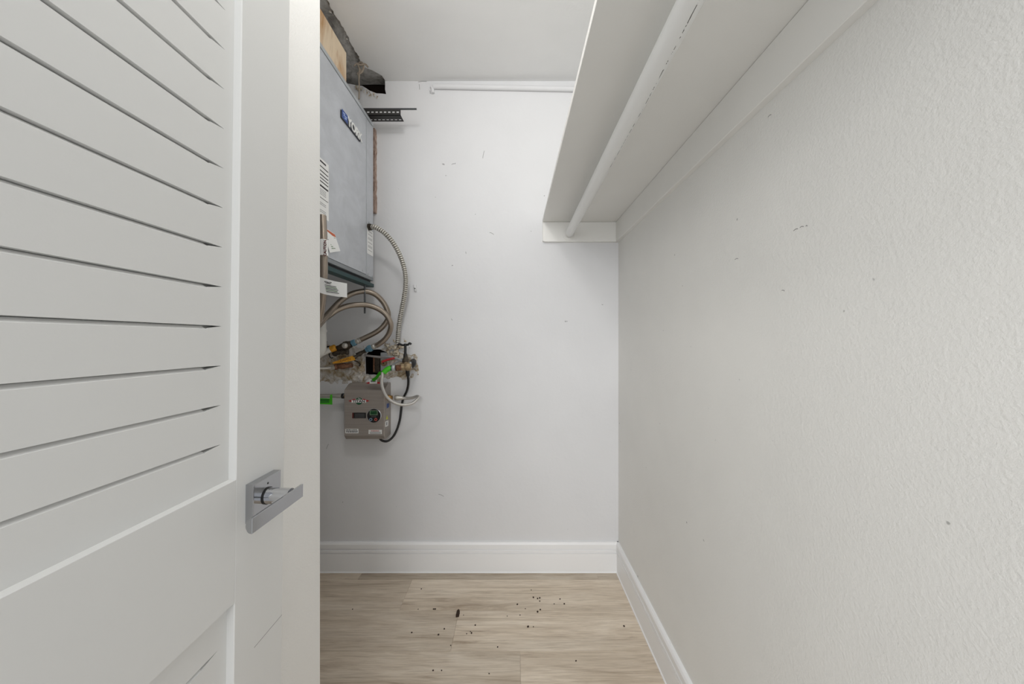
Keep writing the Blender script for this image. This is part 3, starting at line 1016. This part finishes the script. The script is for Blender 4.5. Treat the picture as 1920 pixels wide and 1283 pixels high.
# outer loop
l1 = empty('braided_hose', W(680, 560, 1.62), 'upper looped braided hose ending in a blue nut at the corroded valve', 'hose', )
pts = [W(588, 621, 1.40), W(601, 606, 1.44), W(618, 586, 1.50), W(636, 567, 1.55), W(652, 555, 1.585), W(668, 548.5, 1.61), W(686, 546.5, 1.63), W(703, 552, 1.65), W(717, 565, 1.67), W(726, 581, 1.68), W(728, 595, 1.685), W(722, 608, 1.69), W(711, 619, 1.69), W(697, 627.5, 1.69), W(680, 635.5, 1.69), W(672, 639, 1.69)]
MB().tube(pts, 0.0125, n=16, steps=8).build('braided_sleeve', M['braid'], l1)
ax = (W(650, 650, 1.69) - W(676, 637.5, 1.69)).normalized()
fitting('ferrule', W(677, 637, 1.69), ax, [(0, 0.013), (0.006, 0.0145), (0.010, 0.0125), (0.014, 0.0145), (0.020, 0.0145), (0.024, 0.0115), (0.028, 0.0115)], M['conduit'], l1)
fitting('blue_nut', W(667.5, 641.2, 1.69), ax, [(0, 0.012), (0.003, 0.0165), (0.020, 0.0175), (0.022, 0.013)], M['bluenut'], l1, flat=6)
# inner loop
l2 = empty('braided_hose', W(690, 600, 1.60), 'lower looped braided hose ending in a pale blue nut above the wall hole', 'hose', )
pts = [W(588, 610, 1.50), W(601, 603, 1.51), W(616, 592.5, 1.52), W(632, 581.5, 1.54), W(650, 574.5, 1.56), W(668, 571.8, 1.58), W(686, 572, 1.60), W(703, 576.5, 1.615), W(718, 585, 1.63), W(728.5, 597, 1.64), W(733, 610, 1.65), W(730, 624, 1.665), W(722, 636, 1.67), W(711, 645, 1.675), W(704, 648.5, 1.68)]
MB().tube(pts, 0.0125, n=16, steps=8).build('braided_sleeve', M['braid'], l2)
ax = (W(688, 656, 1.68) - W(706, 647.5, 1.68)).normalized()
fitting('ferrule', W(706.5, 647.3, 1.68), ax, [(0, 0.013), (0.006, 0.0145), (0.010, 0.0125), (0.013, 0.0145), (0.018, 0.0145), (0.021, 0.0115), (0.025, 0.0115)], M['conduit'], l2)
fitting('pale_nut', W(697.3, 651.7, 1.68), ax, [(0, 0.012), (0.003, 0.0175), (0.016, 0.0185), (0.022, 0.0135), (0.032, 0.012)], M['bluenut'], l2, flat=6)

# ------------------------------------------------------------------ plaster patch round the pipes
mb = MB()
X0, X1, Y0, Y1 = 585, 786, 640, 726
nx, ny = 130, 58
def edge_amt(px, py):
    cx = (px - 690) / 92.0
    cy = (py - 684) / 34.0
    r = math.sqrt(cx * cx * 0.9 + cy * cy)
    if px < 690: r = abs(cy) if px > 600 else abs(cy)
    r += 0.28 * noise.fractal(Vector((px * 0.06, py * 0.06, 3)), 1.0, 2.0, 3)
    return 1.0 - r
hole_px = [((x * FPX / D) + VX, VY - (z - CAMZ) * FPX / D) for x, z in hole_pipe]
def in_hole(px, py):
    r = False
    for i in range(len(hole_px)):
        (x1, y1), (x2, y2) = hole_px[i], hole_px[i - 1]
        if (y1 > py) != (y2 > py) and px < (x2 - x1) * (py - y1) / (y2 - y1) + x1: r = not r
    return r
vv = {}
for i in range(nx + 1):
    for j in range(ny + 1):
        px, py = X0 + (X1 - X0) * i / nx, Y0 + (Y1 - Y0) * j / ny
        a = edge_amt(px, py)
        if a < -0.02 or in_hole(px, py): continue
        h = min(1, max(0, a) * 3.0) * (0.0030 + 0.0065 * max(0, 0.5 + noise.fractal(Vector((px * 0.11, py * 0.11, 7)), 0.9, 2.0, 4)))
        vv[i, j] = mb.bm.verts.new(W(px, py, D) + Vector((0, 0.0004 - h, 0)))
for i in range(nx):
    for j in range(ny):
        k = [(i, j), (i + 1, j), (i + 1, j + 1), (i, j + 1)]
        if all(t in vv for t in k):
            f = mb.bm.faces.new([vv[t] for t in k])
            f.smooth = True
for v_ in [v_ for v_ in mb.bm.verts if not v_.link_faces]: mb.bm.verts.remove(v_)
pp = mb.build('plaster_patch', M['plaster'], wb, sharp=60)
pp['label'] = 'crumbly stained plaster round the pipe hole'

# junction box in the wall hole
jb = empty('junction_box', W(712, 680, D + 0.03), 'open rusty metal box set in the wall hole above the heater', 'box')
MB().box(W(712.5, 0, D).x, W(727.5, 0, D).x, D + 0.004, D + 0.03, W(0, 696, D).z, W(0, 661, D).z, bevel=0.002).build('cover_plate', M['rodmetal'] if False else M['lip'], jb)
MB().box(W(697, 0, D).x, W(710, 0, D).x, D + 0.012, D + 0.04, W(0, 700, D).z, W(0, 667, D).z, bevel=0.003).build('box_side', M['corroded'], jb)
MB().box(W(698, 0, D).x, W(701, 0, D).x, D + 0.008, D + 0.0125, W(0, 698, D).z, W(0, 668, D).z, bevel=0.001).build('copper_strip', M['copper'], jb)
kp = W(719.8, 680.5, D + 0.004)
MB().lathe(kp + Vector((0, 0.002, 0)), (0, -1, 0), [(0, 0.018), (0.003, 0.018), (0.004, 0.0155), (0.006, 0.0145), (0.006, 0.010), (0.004, 0.0095)], 24).build('knockout_disc', M['dull_brass'], jb)
MB().box(kp.x - 0.0018, kp.x + 0.0018, kp.y - 0.0050, kp.y - 0.0015, kp.z - 0.007, kp.z + 0.006, bevel=0.0008).build('slot', M['ink'], jb)

# grey rod pipe and red valve lever crossing the hole
gp = MB().tube([W(684, 666.5, 1.772), W(704, 669, 1.765), W(728, 672, 1.755)], 0.0058, n=10, steps=5)
tag(gp.build('grey_pipe', M['greytube'], origin=W(705, 669, 1.765)), 'thin grey pipe crossing in front of the wall hole', 'pipe')

# ------------------------------------------------------------------ wall stop valve at right
sv = empty('stop_valve', W(758, 685, 1.74), 'black handled brass stop valve on the wall beside the green sleeve', 'valve')
fitting('nipple', W(741.5, 690.5, 1.66), (W(754, 689, 1.68) - W(741.5, 690.5, 1.66)), [(0, 0.013), (0.004, 0.016), (0.008, 0.0135), (0.012, 0.016), (0.016, 0.0135), (0.020, 0.016), (0.026, 0.0135), (0.034, 0.0135)], M['copper'], sv)
fitting('valve_nut', W(752, 689, 1.68), (1, 0.12, 0.03), [(0, 0.014), (0.003, 0.0185), (0.014, 0.0185), (0.018, 0.014)], M['dull_brass'], sv, flat=6)
mb = MB()
mb.lathe(W(756, 688, 1.69), (1, 0.1, 0.05), [(0, 0.0135), (0.004, 0.017), (0.020, 0.0215), (0.034, 0.019), (0.040, 0.014)], 18)
mb.lathe(W(761.5, 694, 1.70), (0, 0, 1), [(0, 0.016), (0.02, 0.018), (0.032, 0.017), (0.040, 0.013), (0.052, 0.0125)], 18)
mb.build('valve_body', M['dull_brass'], sv)
fitting('bonnet', W(760.5, 680, 1.70), (0, 0, 1), [(0, 0.0135), (0.004, 0.017), (0.016, 0.017), (0.020, 0.012), (0.034, 0.010)], M['corroded'], sv, flat=6)
fitting('stem', W(760, 669, 1.70), (0, 0, 1), [(0, 0.010), (0.012, 0.009), (0.016, 0.0065), (0.056, 0.0060)], M['black'], sv)
mb = MB()
mb.tube([W(746, 647, 1.70), W(749, 645.5, 1.70), W(755, 647.5, 1.70), W(760, 646.8, 1.70), W(765, 646.5, 1.70), W(768, 643.8, 1.70), W(771, 646, 1.70)], 0.0055, n=10, steps=6)
mb.lathe(W(760, 649, 1.70), (0, 0, 1), [(0, 0.0075), (0.008, 0.0085), (0.012, 0.006)], 14)
mb.build('handle', M['black'], sv)
mb = MB()
mb.tube([W(764, 688, 1.71), W(770, 686.5, 1.715), W(774, 683, 1.73), W(775, 678.5, 1.765), W(775, 678, 1.79)], 0.0150, n=16, steps=6)
mb.build('wall_elbow', M['black'], sv)
fitting('ring', W(768, 686, 1.700), (1, 0.1, 0.1), [(0, 0.014), (0.002, 0.0195), (0.008, 0.0195), (0.010, 0.014)], M['lip'], sv)
mb = MB()
mb.tube([W(740, 671.5, 1.735), W(734, 673, 1.73), W(725, 675.5, 1.725), W(716, 679, 1.72)], 0.0055, n=10, steps=5)
rh = mb.build('red_lever', M['redink'], sv)
rh['label'] = 'small red lever'
mb = MB()
mb.tube([W(722, 668.5, 1.75), W(734, 670, 1.745), W(745, 673, 1.735), W(756, 678, 1.72)], 0.0062, n=10, steps=5)
mb.tube([W(727, 691, 1.75), W(738, 683, 1.735), W(748, 677, 1.73), W(757, 672, 1.72)], 0.0042, n=8, steps=5)
mb.build('branch_tube', M['lip'], sv)

# sealant foam lumps
mb = MB()
rnd = random.Random(3)
for k in range(64):
    px, py = rnd.gauss(742, 8.5), rnd.gauss(658, 9)
    if k > 44: px, py = rnd.gauss(775, 6), rnd.gauss(684, 14)
    r = rnd.uniform(0.002, 0.010) if k <= 44 else rnd.uniform(0.0015, 0.004)
    c = W(px, py, D - 0.002 - rnd.random() * (0.014 if k <= 44 else 0.001))
    mat4 = Matrix.Translation(c) @ Matrix.Diagonal((r * rnd.uniform(0.7, 1.4), r, r * rnd.uniform(0.7, 1.3), 1))
    bmesh.ops.create_icosphere(mb.bm, subdivisions=2, radius=1.0, matrix=mat4)
for v_ in mb.bm.verts:
    v_.co += Vector((noise.noise(v_.co * 120), noise.noise(v_.co * 120 + Vector((9, 0, 0))), noise.noise(v_.co * 120 + Vector((0, 9, 0))))) * 0.0052
for f in mb.bm.faces: f.smooth = True
tag(mb.build('sealant_foam', M['foam'], wb, sharp=60), kind='stuff')

# ------------------------------------------------------------------ left fittings
pv = MB().tube([W(601, 590, 1.62), W(601.5, 625, 1.62), W(602, 648, 1.62), W(599, 660, 1.625), W(590, 668, 1.64)], 0.024, n=20, steps=8, rfn=lambda s: 1.16 if 0.075 < s < 0.085 else 1.0)
tag(pv.build('drain_pipe', M['pvc'], origin=W(601, 630, 1.62)), 'white plastic drain pipe dropping beside the wall end', 'pipe')
cvx = empty('corroded_valve', W(640, 652, 1.70), 'corroded dark valve between the yellow capped pipe and blue nut', 'valve')
ax = (W(620, 657, 1.70) - W(661, 644.5, 1.69)).normalized()
fitting('valve_body', W(659, 645.2, 1.69), ax, [(0, 0.013), (0.006, 0.018), (0.014, 0.0175), (0.018, 0.021), (0.036, 0.022), (0.041, 0.017), (0.050, 0.0175), (0.062, 0.013), (0.076, 0.0125)], M['corroded'], cvx, n=14)
fitting('chrome_ball', W(647, 648.5, 1.672), (0, -1, 0.2), [(0, 0.014), (0.008, 0.0125), (0.012, 0.008)], M['conduit'], cvx)
mb = MB()
mb.tube([W(654, 660, 1.70), W(645, 660, 1.695), W(636, 660, 1.70), W(626, 664, 1.715)], 0.013, n=12, steps=5, rfn=lambda s: 1.0 + 0.18 * math.sin(s * 260))
mb.build('lower_union', M['corroded'], cvx)
lp = MB().tube([W(586, 672, 1.66), W(602, 664, 1.67), W(622, 654.5, 1.685)], 0.0135, n=14, steps=6)
lpo = empty('pvc_branch', W(610, 660, 1.67), 'slanting pale plastic pipe with a yellow cap joining the corroded valve', 'pipe')
lp.build('branch_pipe', M['pvc'], lpo)
fitting('yellow_cap', W(620, 655.4, 1.684), (W(632, 650.5, 1.69) - W(620, 655.4, 1.684)), [(0, 0.0155), (0.002, 0.0165), (0.022, 0.0165), (0.026, 0.014)], M['ochre'], lpo)
mb = MB()
mb.tube([W(612, 640, 1.72), W(612, 650, 1.715), W(617, 650, 1.715), W(630, 650.5, 1.71)], 0.004, n=8, steps=5)
tag(mb.build('thin_cable', M['black'], origin=W(615, 650, 1.715)), 'thin black cable end above the slanting plastic pipe', 'cable')
mb = MB()
mb.tube([W(617, 662, 1.75), W(618, 668, 1.745), W(621, 671.5, 1.745), W(625, 670.5, 1.75)], 0.0022, n=6, steps=5)
tag(mb.build('wire_loop', M['black'], origin=W(620, 668, 1.75)), 'thin dark wire curl below the slanting plastic pipe', 'wire')
yv = empty('lower_valve', W(645, 685, 1.74), 'rusty lower pipe valve with an ochre vinyl lever', 'valve')
q4 = [W(623.5, 679.5, 1.70), W(660, 667.3, 1.715), W(664.5, 670.5, 1.715), W(665, 675.5, 1.715), W(650, 679, 1.71), W(624, 682.5, 1.70)]
yl = MB().slab(q4, (0, 0.009, 0)).build('ochre_lever', M['ochre'], yv)
mb = MB()
rnd = random.Random(8)
for i in range(7):
    u = 0.38 + i * 0.075
    c = q4[0].lerp(q4[1], u).lerp(q4[5].lerp(q4[3], u), 0.5 + rnd.uniform(-0.08, 0.08)) + Vector((0, -0.0006, 0))
    s_ = 0.0032
    mb.slab([c + Vector((-0.0022, 0, -s_)), c + Vector((0.0008, 0, -s_ * 0.8)), c + Vector((0.0022, 0, s_)), c + Vector((-0.0006, 0, s_))], (0, 0.0009, 0))
mb.build('print', M['maroon'], yl)
mb = MB()
mb.tube([W(662, 672, 1.722), W(672, 666, 1.735), W(680, 661, 1.745), W(690, 655, 1.75)], 0.0085, n=12, steps=5, rfn=lambda s: 1.0 + 0.22 * math.sin(s * 210))
mb.tube([W(668, 664, 1.755), W(678, 659.5, 1.75), W(686, 658, 1.745)], 0.0048, n=8, steps=4)
mb.tube([W(664, 676, 1.74), W(671, 679, 1.75), W(675, 683, 1.765), W(674, 686, 1.78)], 0.0036, n=8, steps=4)
mb.build('copper_branch', M['corroded'], yv)
fitting('pipe_run', W(627, 688.3, 1.73), (1, 0.02, 0.10), [(0, 0.0125), (0.006, 0.0165), (0.014, 0.0165), (0.017, 0.013), (0.030, 0.0135), (0.036, 0.016), (0.052, 0.0165), (0.058, 0.013), (0.090, 0.0120)], M['copper'], yv, n=14)
sh1 = empty('supply_hose', W(610, 690, 1.70), 'short pale braided hose running off left from the lower valve', 'hose')
MB().tube([W(586, 690.5, 1.66), W(600, 690.8, 1.68), W(612, 690.5, 1.70), W(622, 689, 1.72)], 0.0072, n=12, steps=8).build('braided_sleeve', M['braid_light'], sh1)
fitting('hose_nut', W(621, 689.2, 1.72), (1, 0.1, 0.06), [(0, 0.009), (0.003, 0.0115), (0.012, 0.0120), (0.018, 0.0105), (0.02, 0.010)], M['conduit'], sh1, flat=6)

# ------------------------------------------------------------------ tankless heater
HX0, HX1 = -0.843, -0.643
HZ0, HZ1 = 0.7130, 0.9890
HY = 1.697
wh = empty('water_heater', ((HX0 + HX1) / 2, D - 0.04, HZ0), 'small brushed steel tankless water heater on the back wall', 'water heater')
mb = MB()
prof = [(D + 0.001, HZ0 + 0.004), (HY + 0.016, HZ0), (HY, HZ0 + 0.020), (HY + 0.001, HZ1 - 0.0285), (HY + 0.046, HZ1 - 0.0035), (HY + 0.054, HZ1), (D + 0.001, HZ1)]
mb.prism(prof, lambda u, v_, t: (t, u, v_), HX0, HX1, bevel=0.0022)
mb.build('case', M['steel'], wh)


def hp(px, py):
    """Point on the heater's front face."""
    return W(px, py, HY + 0.0005)


def plate(name, px0, py0, px1, py1, t, m, parent, bev=0.0):
    a, b_ = hp(px0, py1), hp(px1, py0)
    return MB().box(a.x, b_.x, HY - t, HY + 0.003, a.z, b_.z, bevel=bev).build(name, m, parent)

# emblem
ec = hp(673.2, 752.3)
eb = empty('emblem', ec)
eb.parent = wh
eb.matrix_parent_inverse = world_of(wh).inverted()
eb['label'] = 'winged emblem with a white name banner on a green disc'
def e3(u, v_, t): return Vector((ec.x + u, HY + 0.0015 - t, ec.z + v_))
MB().lathe(e3(0, 0, 0), (0, -1, 0), [(0, 0.0178), (0.0022, 0.0178)], 28).build('disc', M['greendark'], eb)
mb = MB()
mb.slab([e3(-0.052, 0.001, 0.0030), e3(-0.036, -0.0045, 0.0030), e3(0.036, -0.0045, 0.0030), e3(0.052, 0.001, 0.0030), e3(0.037, 0.006, 0.0030), e3(0.024, 0.0115, 0.0030), e3(0.012, 0.0075, 0.0030), e3(-0.012, 0.0075, 0.0030), e3(-0.024, 0.0115, 0.0030), e3(-0.037, 0.006, 0.0030)], (0, 0.0028, 0))
mb.build('wings', M['redink'], eb)
MB().slab([e3(-0.0365, -0.0075, 0.0036), e3(0.0365, -0.0075, 0.0036), e3(0.0365, 0.0055, 0.0036), e3(0.012, 0.0075, 0.0036), e3(-0.012, 0.0075, 0.0036), e3(-0.0365, 0.0055, 0.0036)], (0, 0.0005, 0)).build('banner', M['white'], eb)
text_obj('lettering', 'TITAN', 0.0165, M['ink'], eb, e3(0, -0.001, 0.0040), (1, 0, 0), (0, 0, 1), 0.0003, sx=1.28, bold=0.0004)
text_obj('lettering', 'The', 0.009, M['white'], eb, e3(0.001, 0.0125, 0.0032), (1, 0, 0), (0, 0, 1), 0.0003, shear=0.2)

# control dial
dc = hp(701.5, 779.6)
dlm = MB().lathe((dc.x, HY + 0.002, dc.z), (0, -1, 0), [(0, 0.0355), (0.0032, 0.0355), (0.0040, 0.034)], 40).build('control_dial', M['chrome'], wh)
MB().lathe((dc.x, HY - 0.0019, dc.z), (0, -1, 0), [(0, 0.0332), (0.001, 0.0332)], 40).build('dial_face', M['black'], dlm)
def d3(u, v_, t): return Vector((dc.x + u, HY - 0.0028 - t, dc.z + v_))
def rect(mb, u0, u1, v0, v1, t): mb.slab([d3(u0, v0, t), d3(u1, v0, t), d3(u1, v1, t), d3(u0, v1, t)], (0, 0.001, 0))
mb = MB(); rect(mb, -0.020, 0.0185, 0.0030, 0.0265, 0.0006); mb.build('screen_bezel', mat('bezel', srgb(120, 140, 116), 0.4), dlm)
mb = MB(); rect(mb, -0.0172, 0.0157, 0.0062, 0.0238, 0.0010); mb.build('screen', M['lcd'], dlm)
text_obj('lettering', 'TEMP SET', 0.0062, M['greyink'], dlm, d3(-0.001, -0.0050, 0.0002), (1, 0, 0), (0, 0, 1), 0.0002)
for u, c in ((-0.0150, 'blue'), (0.0100, 'orange')):
    bt = MB().lathe(d3(u, -0.0185, -0.0004), (0, -1, 0), [(0, 0.0072), (0.0016, 0.0072), (0.0016, 0.0045), (0.0008, 0.0045)], 20).build('button', mat('button_ring_' + c, srgb(136, 166, 190) if c == 'blue' else srgb(226, 110, 96), 0.4), dlm)
    MB().lathe(d3(u, -0.0185, 0.0002), (0, -1, 0), [(0, 0.0042), (0.0012, 0.0042)], 16).build('button_core', M['black'] if c == 'blue' else M['maroon'], bt)
text_obj('lettering', 'ON', 0.005, M['greyink'], dlm, d3(-0.002, -0.0265, 0.0002), (1, 0, 0), (0, 0, 1), 0.0002)

bs = plate('instruction_strip', 660.8, 774.0, 686.2, 784.3, 0.0010, M['black'], wh)
plate('red_edge', 660.8, 774.2, 663.2, 784.1, 0.0016, M['maroon'], bs)
mb = MB()
for py in (776.6, 779.2, 781.8):
    a, b_ = hp(665.5, py + 0.35), hp(684, py - 0.35)
    mb.box(a.x, b_.x, HY - 0.0016, HY, a.z, b_.z)
mb.build('print', M['greyink'], bs)
l1b = plate('model_label', 647.6, 804.4, 672.2, 812.6, 0.0008, M['white'], wh)
mb = MB()
rnd = random.Random(2)
for py in (806.0, 808.2, 810.2):
    x = 649.5
    while x < 670:
        w_ = rnd.uniform(1.2, 3.6)
        a, b_ = hp(x, py + 0.65), hp(min(x + w_, 670.8), py - 0.55)
        mb.box(a.x, b_.x, HY - 0.0013, HY, a.z, b_.z)
        x += w_ + 0.8
mb.build('print', M['ink'], l1b)
l2b = plate('warning_plate', 691.2, 806.2, 716.2, 814.0, 0.0008, M['white'], wh)
text_obj('lettering', 'WARNING', 0.0078, M['redink'], l2b, Vector((hp(703.5, 0).x, HY - 0.0011, hp(0, 808.2).z)), (1, 0, 0), (0, 0, 1), 0.0003, sx=1.1, bold=0.0001)
mb = MB()
for py in (810.2, 811.8, 813.0):
    a, b_ = hp(693.5, py + 0.3), hp(714, py - 0.3)
    mb.box(a.x, b_.x, HY - 0.0012, HY, a.z, b_.z)
mb.build('print', M['greyink'], l2b)
# stickers on the right side
def side_slab(mb, pts_): mb.slab([on_x(px, py, HX1) + Vector((0.0006, 0, 0)) for px, py in pts_], (-0.0012, 0, 0))
mb = MB(); side_slab(mb, [(723.2, 787), (725.6, 778.8), (727.9, 786)]); mb.build('hazard_sticker', M['lime'], wh)
mb = MB(); side_slab(mb, [(722.5, 790.5), (728.2, 788.5), (727.8, 798.5), (722.2, 801)]); ss = mb.build('side_sticker', M['white'], wh)
mb = MB(); mb.slab([on_x(px, py, HX1) + Vector((0.0010, 0, 0)) for px, py in ((724.3, 792), (725.8, 791.6), (725.5, 797.6), (724.1, 798))], (-0.0008, 0, 0)); mb.build('print', M['greyink'], ss)
mb = MB(); side_slab(mb, [(725.2, 757.5), (729.5, 756), (729.3, 763.5), (725.1, 766)]); mb.build('blue_sticker', M['blue'], wh)
# ports
fitting('inlet_port', Vector((HX1 - 0.004, 1.745, W(0, 746, 1.745).z)), (1, 0, 0), [(0, 0.013), (0.004, 0.0145), (0.010, 0.0145), (0.014, 0.0115), (0.026, 0.0115)], M['brass'], wh, flat=None)
fitting('outlet_port', Vector((HX0 + 0.004, 1.735, W(0, 742.5, 1.735).z)), (-1, 0, 0), [(0, 0.013), (0.004, 0.0140), (0.010, 0.0140), (0.013, 0.0115), (0.022, 0.0115)], M['brass'], wh)

# left outlet line with green tag
ol = empty('outlet_line', W(620, 742, 1.735), 'dark metal outlet pipe leaving the heater on its left', 'pipe')
p0 = Vector((HX0 - 0.014, 1.735, W(0, 742.5, 1.735).z))
fitting('coupling', p0, (-1, 0, 0), [(0, 0.0125), (0.004, 0.0145), (0.012, 0.0145), (0.016, 0.0125)], M['black'], ol, flat=6)
fitting('metal_sleeve', p0 - Vector((0.014, 0, 0)), (-1, -0.02, 0), [(0, 0.0115), (0.024, 0.0120), (0.030, 0.0105), (0.050, 0.0100), (0.12, 0.0095)], M['conduit'], ol)
gt = MB()
gq = [W(588, 746.5, 1.715), W(618.5, 747.5, 1.715), W(619, 740.5, 1.715), W(622.8, 740, 1.715), W(623, 759, 1.71), W(588, 757.5, 1.71)]
gt.slab(gq, (0, 0.0012, 0))
gto = gt.build('green_tag', M['green'], origin=W(612, 750, 1.713))
tag(gto, 'bright green tag hanging on the outlet pipe left of the heater', 'tag')
mb = MB()
for v_ in (749.5, 752, 754.5):
    a, b_ = W(598, v_ + 0.4, 1.710), W(617, v_ - 0.4, 1.710)
    mb.box(a.x, b_.x, 1.7090, 1.7125, a.z, b_.z)
mb.build('print', M['greendark'], gto)

# right supply hose looping in front of the heater
rh_ = empty('heater_hose', W(740, 755, 1.66), 'shiny braided hose looping from the green sleeve to the heater', 'hose')
pts = [W(717.5, 698, 1.645), W(716.6, 706, 1.64), W(715.6, 717, 1.635), W(718, 730, 1.632), W(725, 744, 1.635), W(736, 753.5, 1.64), W(749, 758.6, 1.65), W(761, 759.3, 1.662), W(773, 756.3, 1.675), W(782, 749.5, 1.69), W(785.2, 744.8, 1.705), W(781.5, 743.5, 1.722), W(773, 746.2, 1.737), W(762, 747, 1.745), W(754, 746.8, 1.745)]
MB().tube(pts, 0.0072, n=14, steps=10).build('braided_sleeve', M['braid_light'], rh_)
fitting('coupling', Vector((W(740.2, 0, 1.745).x, 1.745, W(0, 746.2, 1.745).z)), (1, 0, 0), [(0, 0.0125), (0.003, 0.0145), (0.018, 0.0145), (0.022, 0.0115), (0.038, 0.0110), (0.042, 0.009)], M['conduit'], rh_)
# green sleeve over the hose's upper nut
gs = empty('green_sleeve', W(725, 694, 1.65), 'bright green plastic wrap sleeve with a tail at the stop valve', 'wrap')
MB().tube([W(733, 690, 1.655), W(729, 691.5, 1.652), W(724, 694.5, 1.649), W(719.5, 699, 1.646)], 0.0125, n=16, steps=6).build('sleeve', M['green'], gs)
fitting('teal_end', W(731.5, 690.6, 1.6545), (W(739, 689.8, 1.66) - W(731.5, 690.6, 1.6545)), [(0, 0.0129), (0.012, 0.0135), (0.013, 0.010)], M['greendark'], gs)
fitting('white_collar', W(736, 690.2, 1.657), (1, 0.03, 0.02), [(0, 0.0145), (0.008, 0.0150), (0.013, 0.012)], M['lip'], gs)
mb = MB()
ribbon = [(717, 698, 1.640), (711, 699.5, 1.640), (707.5, 704, 1.645), (704, 709, 1.655), (699, 712, 1.665), (696.5, 712.5, 1.67)]
prev = None
for i, (px, py, d_) in enumerate(ribbon):
    a = W(px - 0.5, py - 2.0, d_ + 0.004)
    b_ = W(px + 2.5, py + 3.0, d_)
    cur = (mb.bm.verts.new(a), mb.bm.verts.new(b_))
    if prev: mb.bm.faces.new((prev[0], prev[1], cur[1], cur[0]))
    prev = cur
bmesh.ops.solidify(mb.bm, geom=mb.bm.faces[:], thickness=0.001)
mb.build('tail', M['green'], gs)
pk = MB()
pk.slab([W(692.5, 712, 1.672), W(706.5, 710.5, 1.672), W(707, 719.5, 1.675), W(693, 719.5, 1.675)], (0, 0.0012, 0))
pko = pk.build('paper_tag', M['white'], origin=W(700, 715, 1.672))
tag(pko, 'small crumpled paper tag with a grey square on top of the heater', 'tag')
mb = MB()
mb.slab([W(695, 713.2, 1.6705), W(704, 712.5, 1.6705), W(704.3, 716.5, 1.6715), W(695.2, 716.8, 1.6715)], (0, 0.0008, 0))
mb.build('print', M['greyink'], pko)
mb = MB()
mb.slab([W(686, 718.6, 1.690), W(692, 716.3, 1.690), W(712, 717.2, 1.690), W(712, 719.6, 1.690), W(690, 719.8, 1.690)], (0, 0.008, 0))
tag(mb.build('red_strip', M['redink'], origin=W(700, 718, 1.69)), 'thin faded red strip lying on the heater top edge', 'strip')

# power cable
pc = MB().tube([W(763.5, 693, 1.725), W(764, 700, 1.735), W(765.5, 712, 1.75), W(765, 724, 1.765), W(762, 735, 1.772), W(757, 745, 1.775), W(753.5, 758, 1.775), W(752, 770, 1.775), W(749.5, 788, 1.775), W(744, 806, 1.77), W(737, 819, 1.765), W(728, 826.8, 1.755), W(720, 827.5, 1.745), W(714, 824.5, 1.738), W(711, 819, 1.733)], 0.0058, n=12, steps=8)
pct = tag(pc.build('power_cable', M['black'], origin=W(755, 770, 1.77)), 'black power cable looping down into the heater underside', 'cable')
mb = MB().lathe(W(763.5, 692, 1.725), (0.05, 0.2, -1), [(0, 0.0095), (0.018, 0.0092), (0.035, 0.0088), (0.04, 0.0058)], 14)
mb.build('strain_relief', M['black'], pct)

# ------------------------------------------------------------------ small things
hk = empty('wall_anchor', W(778, 539, D), 'small white painted screw anchor sticking out of the wall', 'anchor')
MB().lathe(W(778.5, 536, D + 0.001), (0, -1, -0.05), [(0, 0.006), (0.006, 0.0085), (0.012, 0.0085), (0.014, 0.006)], 12).build('anchor_head', M['wall_back'], hk)
MB().tube([W(777.5, 538, D - 0.006), W(778.5, 541, D - 0.010), W(779, 546, D - 0.004)], 0.006, n=10, steps=4).build('paint_blob', M['wall_back'], hk)
mb = MB()
mb.lathe(W(778.0, 541, D - 0.0155), (0, -1, 0), [(0, 0.003), (0.0015, 0.003)], 8)
mb.build('screw_tip', M['darkmetal'], hk)

fc_ = W(858, 1149, 0.001)
def floor_pt(px, py): 
    d = CAMZ * FPX / (py - VY)
    return W(px, py, d)
c = floor_pt(858, 1154)
mb = MB()
mb.slab([c + Vector(p) for p in ((-0.006, -0.012, 0.0003), (0.007, -0.010, 0.0003), (0.008, 0.008, 0.002), (0.002, 0.016, 0.004), (-0.005, 0.010, 0.002))], (0, 0.002, 0.010))
tag(mb.build('wood_chip', M['dirt'], origin=c), 'dark brown chip lying at a plank joint on the floor', 'chip')
mb = MB()
rnd = random.Random(14)
spots = [(996, 1107), (1000, 1121), (1008, 1123), (1012, 1122), (1039, 1133), (1050, 1124), (1058, 1133), (970, 1134), (951, 1156), (975, 1154), (1008, 1148), (1013, 1144), (1012, 1128), (985, 1142), (784, 1143), (813, 1143), (816, 1143), (869, 1154), (772, 1187), (822, 1191), (833, 1180), (882, 1185), (884, 1188), (875, 1189), (845, 1211), (891, 1173), (1170, 1175), (828, 1258), (917, 1264), (812, 1258), (661, 1143), (1000, 1176), (1080, 1240), (933, 1214), (990, 1176), (790, 1105)]
for (px, py) in spots:
    c = floor_pt(px, py)
    r = rnd.uniform(0.0022, 0.0046)
    mt = Matrix.Translation(c + Vector((0, 0, r * 0.4))) @ Matrix.Rotation(rnd.random() * 3, 4, 'Z') @ Matrix.Diagonal((r * rnd.uniform(0.7, 1.5), r, r * 0.6, 1))
    bmesh.ops.create_icosphere(mb.bm, subdivisions=1, radius=1.0, matrix=mt)
tag(mb.build('floor_crumbs', M['dirt']), 'tiny dark crumbs scattered over the plank floor', 'debris', kind='stuff')
